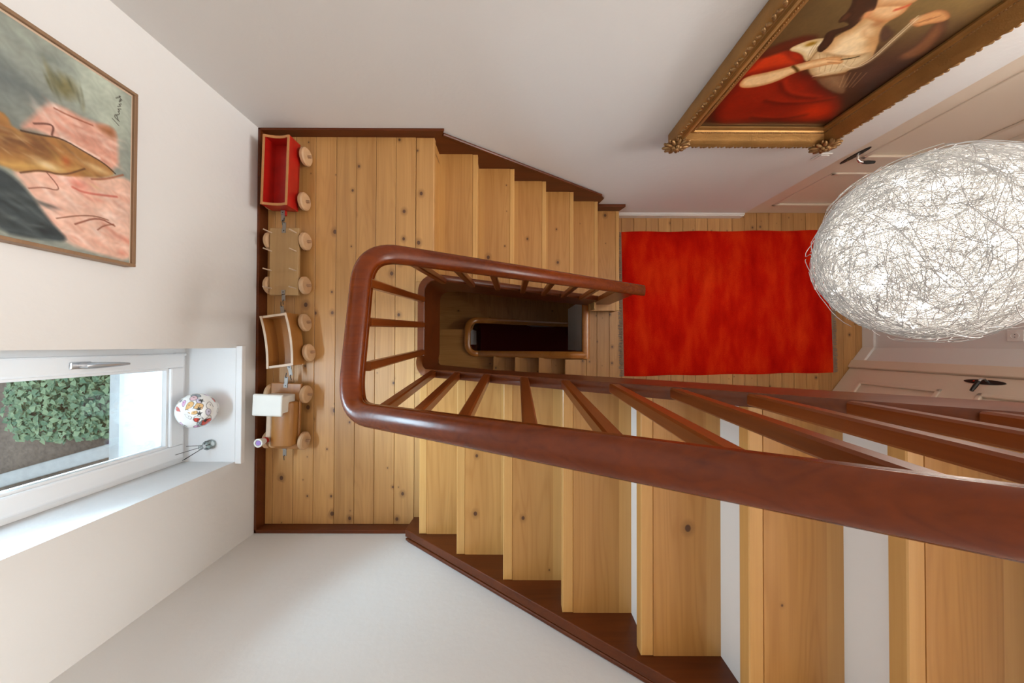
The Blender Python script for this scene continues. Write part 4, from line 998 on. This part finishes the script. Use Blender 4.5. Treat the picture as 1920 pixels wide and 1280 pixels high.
pal = [(214, 160, 196), (206, 62, 44), (222, 204, 168), (170, 180, 184), (226, 190, 196), None, (206, 198, 216), (226, 180, 120), None, (150, 160, 166)]
for i in range(62):
    dood(random.uniform(0.1, 6.2), random.uniform(0.25, 2.75), random.uniform(0.13, 0.26), pal[i % len(pal)])
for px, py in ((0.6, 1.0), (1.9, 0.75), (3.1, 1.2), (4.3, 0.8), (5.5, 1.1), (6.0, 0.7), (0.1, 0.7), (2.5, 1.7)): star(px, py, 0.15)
M['ceramic'] = vcol('printed_glazed_ceramic', 0.15, 0.6)
EG = Vector((-1.640, -0.345, WZ0+0.006))
def egg(X, Y):
    zc = np.cos(Y); r_ = np.sin(Y)*(0.088 + 0.014*zc); a = X + 0.2
    return np.stack([r_*np.cos(a), r_*np.sin(a), 0.082 + 0.082*zc], 1)
ln = empty('ball_lantern', 'white egg-shaped ceramic lantern with colourful doodles and dark-painted star holes on the window sill', 'lantern', loc=EG)
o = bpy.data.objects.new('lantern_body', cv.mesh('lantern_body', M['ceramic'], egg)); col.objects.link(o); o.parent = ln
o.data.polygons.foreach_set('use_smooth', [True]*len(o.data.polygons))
MB().lathe([(0.040, 0.0), (0.044, 0.004), (0.040, 0.010)], 24).build('foot_ring', M['white'], ln, True)
# reed diffuser
m, N, L, b = nt('clear_glass'); setp(b, Roughness=0.02, IOR=1.45); b.inputs['Transmission Weight'].default_value = 1.0; b.inputs['Base Color'].default_value = (0.95, 0.97, 0.97, 1); M['clear'] = m
dv = empty('reed_diffuser', 'small clear glass diffuser bottle with black reeds on the window sill', 'diffuser', loc=(-1.640, -0.545, WZ0+0.006))
MB().lathe([(0.024, 0.0), (0.026, 0.004), (0.025, 0.03), (0.010, 0.044), (0.009, 0.062), (0.012, 0.064), (0.012, 0.068), (0.007, 0.068), (0.006, 0.044), (0.021, 0.029), (0.021, 0.006)], 22).build('bottle', M['glass'], dv, True)
MB().lathe([(0.0095, 0.046), (0.0118, 0.048), (0.0118, 0.056), (0.0095, 0.058)], 16).build('neck_band', M['steel'], dv, True)
for dx, dy, h in ((-0.05, -0.012, 0.15), (-0.025, 0.022, 0.12), (-0.03, -0.045, 0.125), (-0.034, -0.047, 0.13)):
    MB().tube([(-dx*0.12, -dy*0.15, 0.008), (dx, dy, h)], 0.0014, 6).build('reed', M['black'], dv)

# ================================================================== OUTSIDE THE WINDOW
M['render'] = plain('grey_render', (0.50, 0.51, 0.52), 0.9, bump=0.4, bscale=60, var=0.08, vscale=20)
M['stone'] = plain('weathered_stone', (0.38, 0.385, 0.39), 0.9, bump=0.5, bscale=30, var=0.2, vscale=12)
M['soil'] = plain('dry_soil', (0.16, 0.125, 0.105), 1.0, bump=1.0, bscale=40, var=0.5, vscale=30)
GZ = -0.55
tag(MB().box(-2.16, XW-0.07, WY0-0.05, WY1+0.05, WZ0-0.04, WZ0-0.005).build('window_ledge', M['render']), 'pale grey rendered ledge outside the window', 'ledge')
tag(MB().box(-2.235, -2.165, WY0-0.06, WY1+0.06, WZ0-0.06, WZ0-0.02).build('drip_edge', M['stone'], bevel=0.006), 'grey drip edge along the outside window ledge', 'ledge')
tag(MB().box(-14, -1.95, -9, 7, GZ-0.2, GZ).build('ground', M['soil']), kind='structure', label='dry soil of the garden bed below the window')
tag(MB().prism([(-5.86, -1.50), (-4.2, -1.03), (-4.16, -1.17), (-5.82, -1.64)], GZ-0.02, GZ+0.13).build('kerb_stone', M['stone'], bevel=0.03), 'rounded grey kerb stone crossing the garden bed', 'kerb')
tag(MB().box(-6.9, -5.92, -3.0, 0.6, GZ, GZ+0.06).build('garden_path', M['stone'], bevel=0.01), 'grey stone path edging the garden bed', 'path')
def leafmat(name, c1, c2):
    m, N, L, b = nt(name); setp(b, Roughness=0.5)
    g = N.new('ShaderNodeNewGeometry'); r_ = N.new('ShaderNodeValToRGB'); e = r_.color_ramp.elements
    e[0].color = (*c1, 1); e[1].color = (*c2, 1); L.new(g.outputs['Random Per Island'], r_.inputs[0]); L.new(r_.outputs[0], b.inputs['Base Color'])
    return m
def shrub(label, cx, cy, rx, ry, hh, n, ls, mat, cat='shrub'):
    s = empty('shrub', label, cat, loc=(cx, cy, GZ)); vs = []; fs = []
    for i in range(n):
        qx, qy = random.uniform(-1, 1), random.uniform(-1, 1); q = max(abs(qx), abs(qy))*0.8; x_ = rx*qx*(1-0.12*qy*qy); y_ = ry*qy*(1-0.12*qx*qx)
        z_ = hh*(1-0.6*q*q)*random.uniform(0.55, 1.0)
        t = random.uniform(0, 2*math.pi); l = ls*random.uniform(0.7, 1.3); w_ = l*0.36
        T = Vector((math.cos(t), math.sin(t), random.uniform(-0.5, 0.25))).normalized(); S = T.cross(Vector((0, 0, 1))).normalized(); U = S.cross(T)
        p = Vector((x_, y_, z_)); k = len(vs)
        vs += [p, p+T*l*0.45+S*w_+U*w_*0.35, p+T*l-U*l*0.12, p+T*l*0.45-S*w_+U*w_*0.35, p+T*l*0.5]
        fs += [(k, k+1, k+4), (k+1, k+2, k+4), (k, k+4, k+3), (k+4, k+2, k+3)]
    f = MB(); f.v = [tuple(v) for v in vs]; f.f = fs
    me = bpy.data.meshes.new('foliage'); me.from_pydata(f.v, [], f.f); me.update(); me.materials.append(mat)
    o = bpy.data.objects.new('foliage', me); col.objects.link(o); o.parent = s; o['kind'] = 'stuff'
    st_ = MB()
    for k in range(7):
        a = k*0.9; st_.tube([(0.05*math.cos(a), 0.05*math.sin(a), 0), (rx*0.4*math.cos(a), ry*0.4*math.sin(a), hh*0.6), (rx*0.7*math.cos(a), ry*0.7*math.sin(a), hh*0.7)], [0.012, 0.008, 0.004], 6)
    st_.build('stems', M['soil'], s)
g1_ = leafmat('glossy_green_leaf', (0.05, 0.13, 0.07), (0.22, 0.31, 0.17))
g2_ = leafmat('pale_green_leaf', (0.15, 0.28, 0.17), (0.44, 0.48, 0.26))
random.seed(9)
shrub('dense dark green laurel shrub below the window', -5.02, -0.60, 0.60, 0.47, 0.24, 1500, 0.080, g1_)
shrub('dark green laurel shrub beyond the kerb stone', -5.15, -2.15, 0.6, 0.42, 0.34, 650, 0.085, g1_)
shrub('pale green ivy patch close to the house wall', -4.06, -0.42, 0.20, 0.20, 0.12, 150, 0.075, g2_)
shrub('low pale green seedlings beside the kerb stone', -4.10, -0.84, 0.14, 0.10, 0.05, 45, 0.05, g2_)
shrub('dark green hedge plant on the far side of the laurel', -5.2, 0.45, 0.6, 0.36, 0.36, 500, 0.085, g1_)
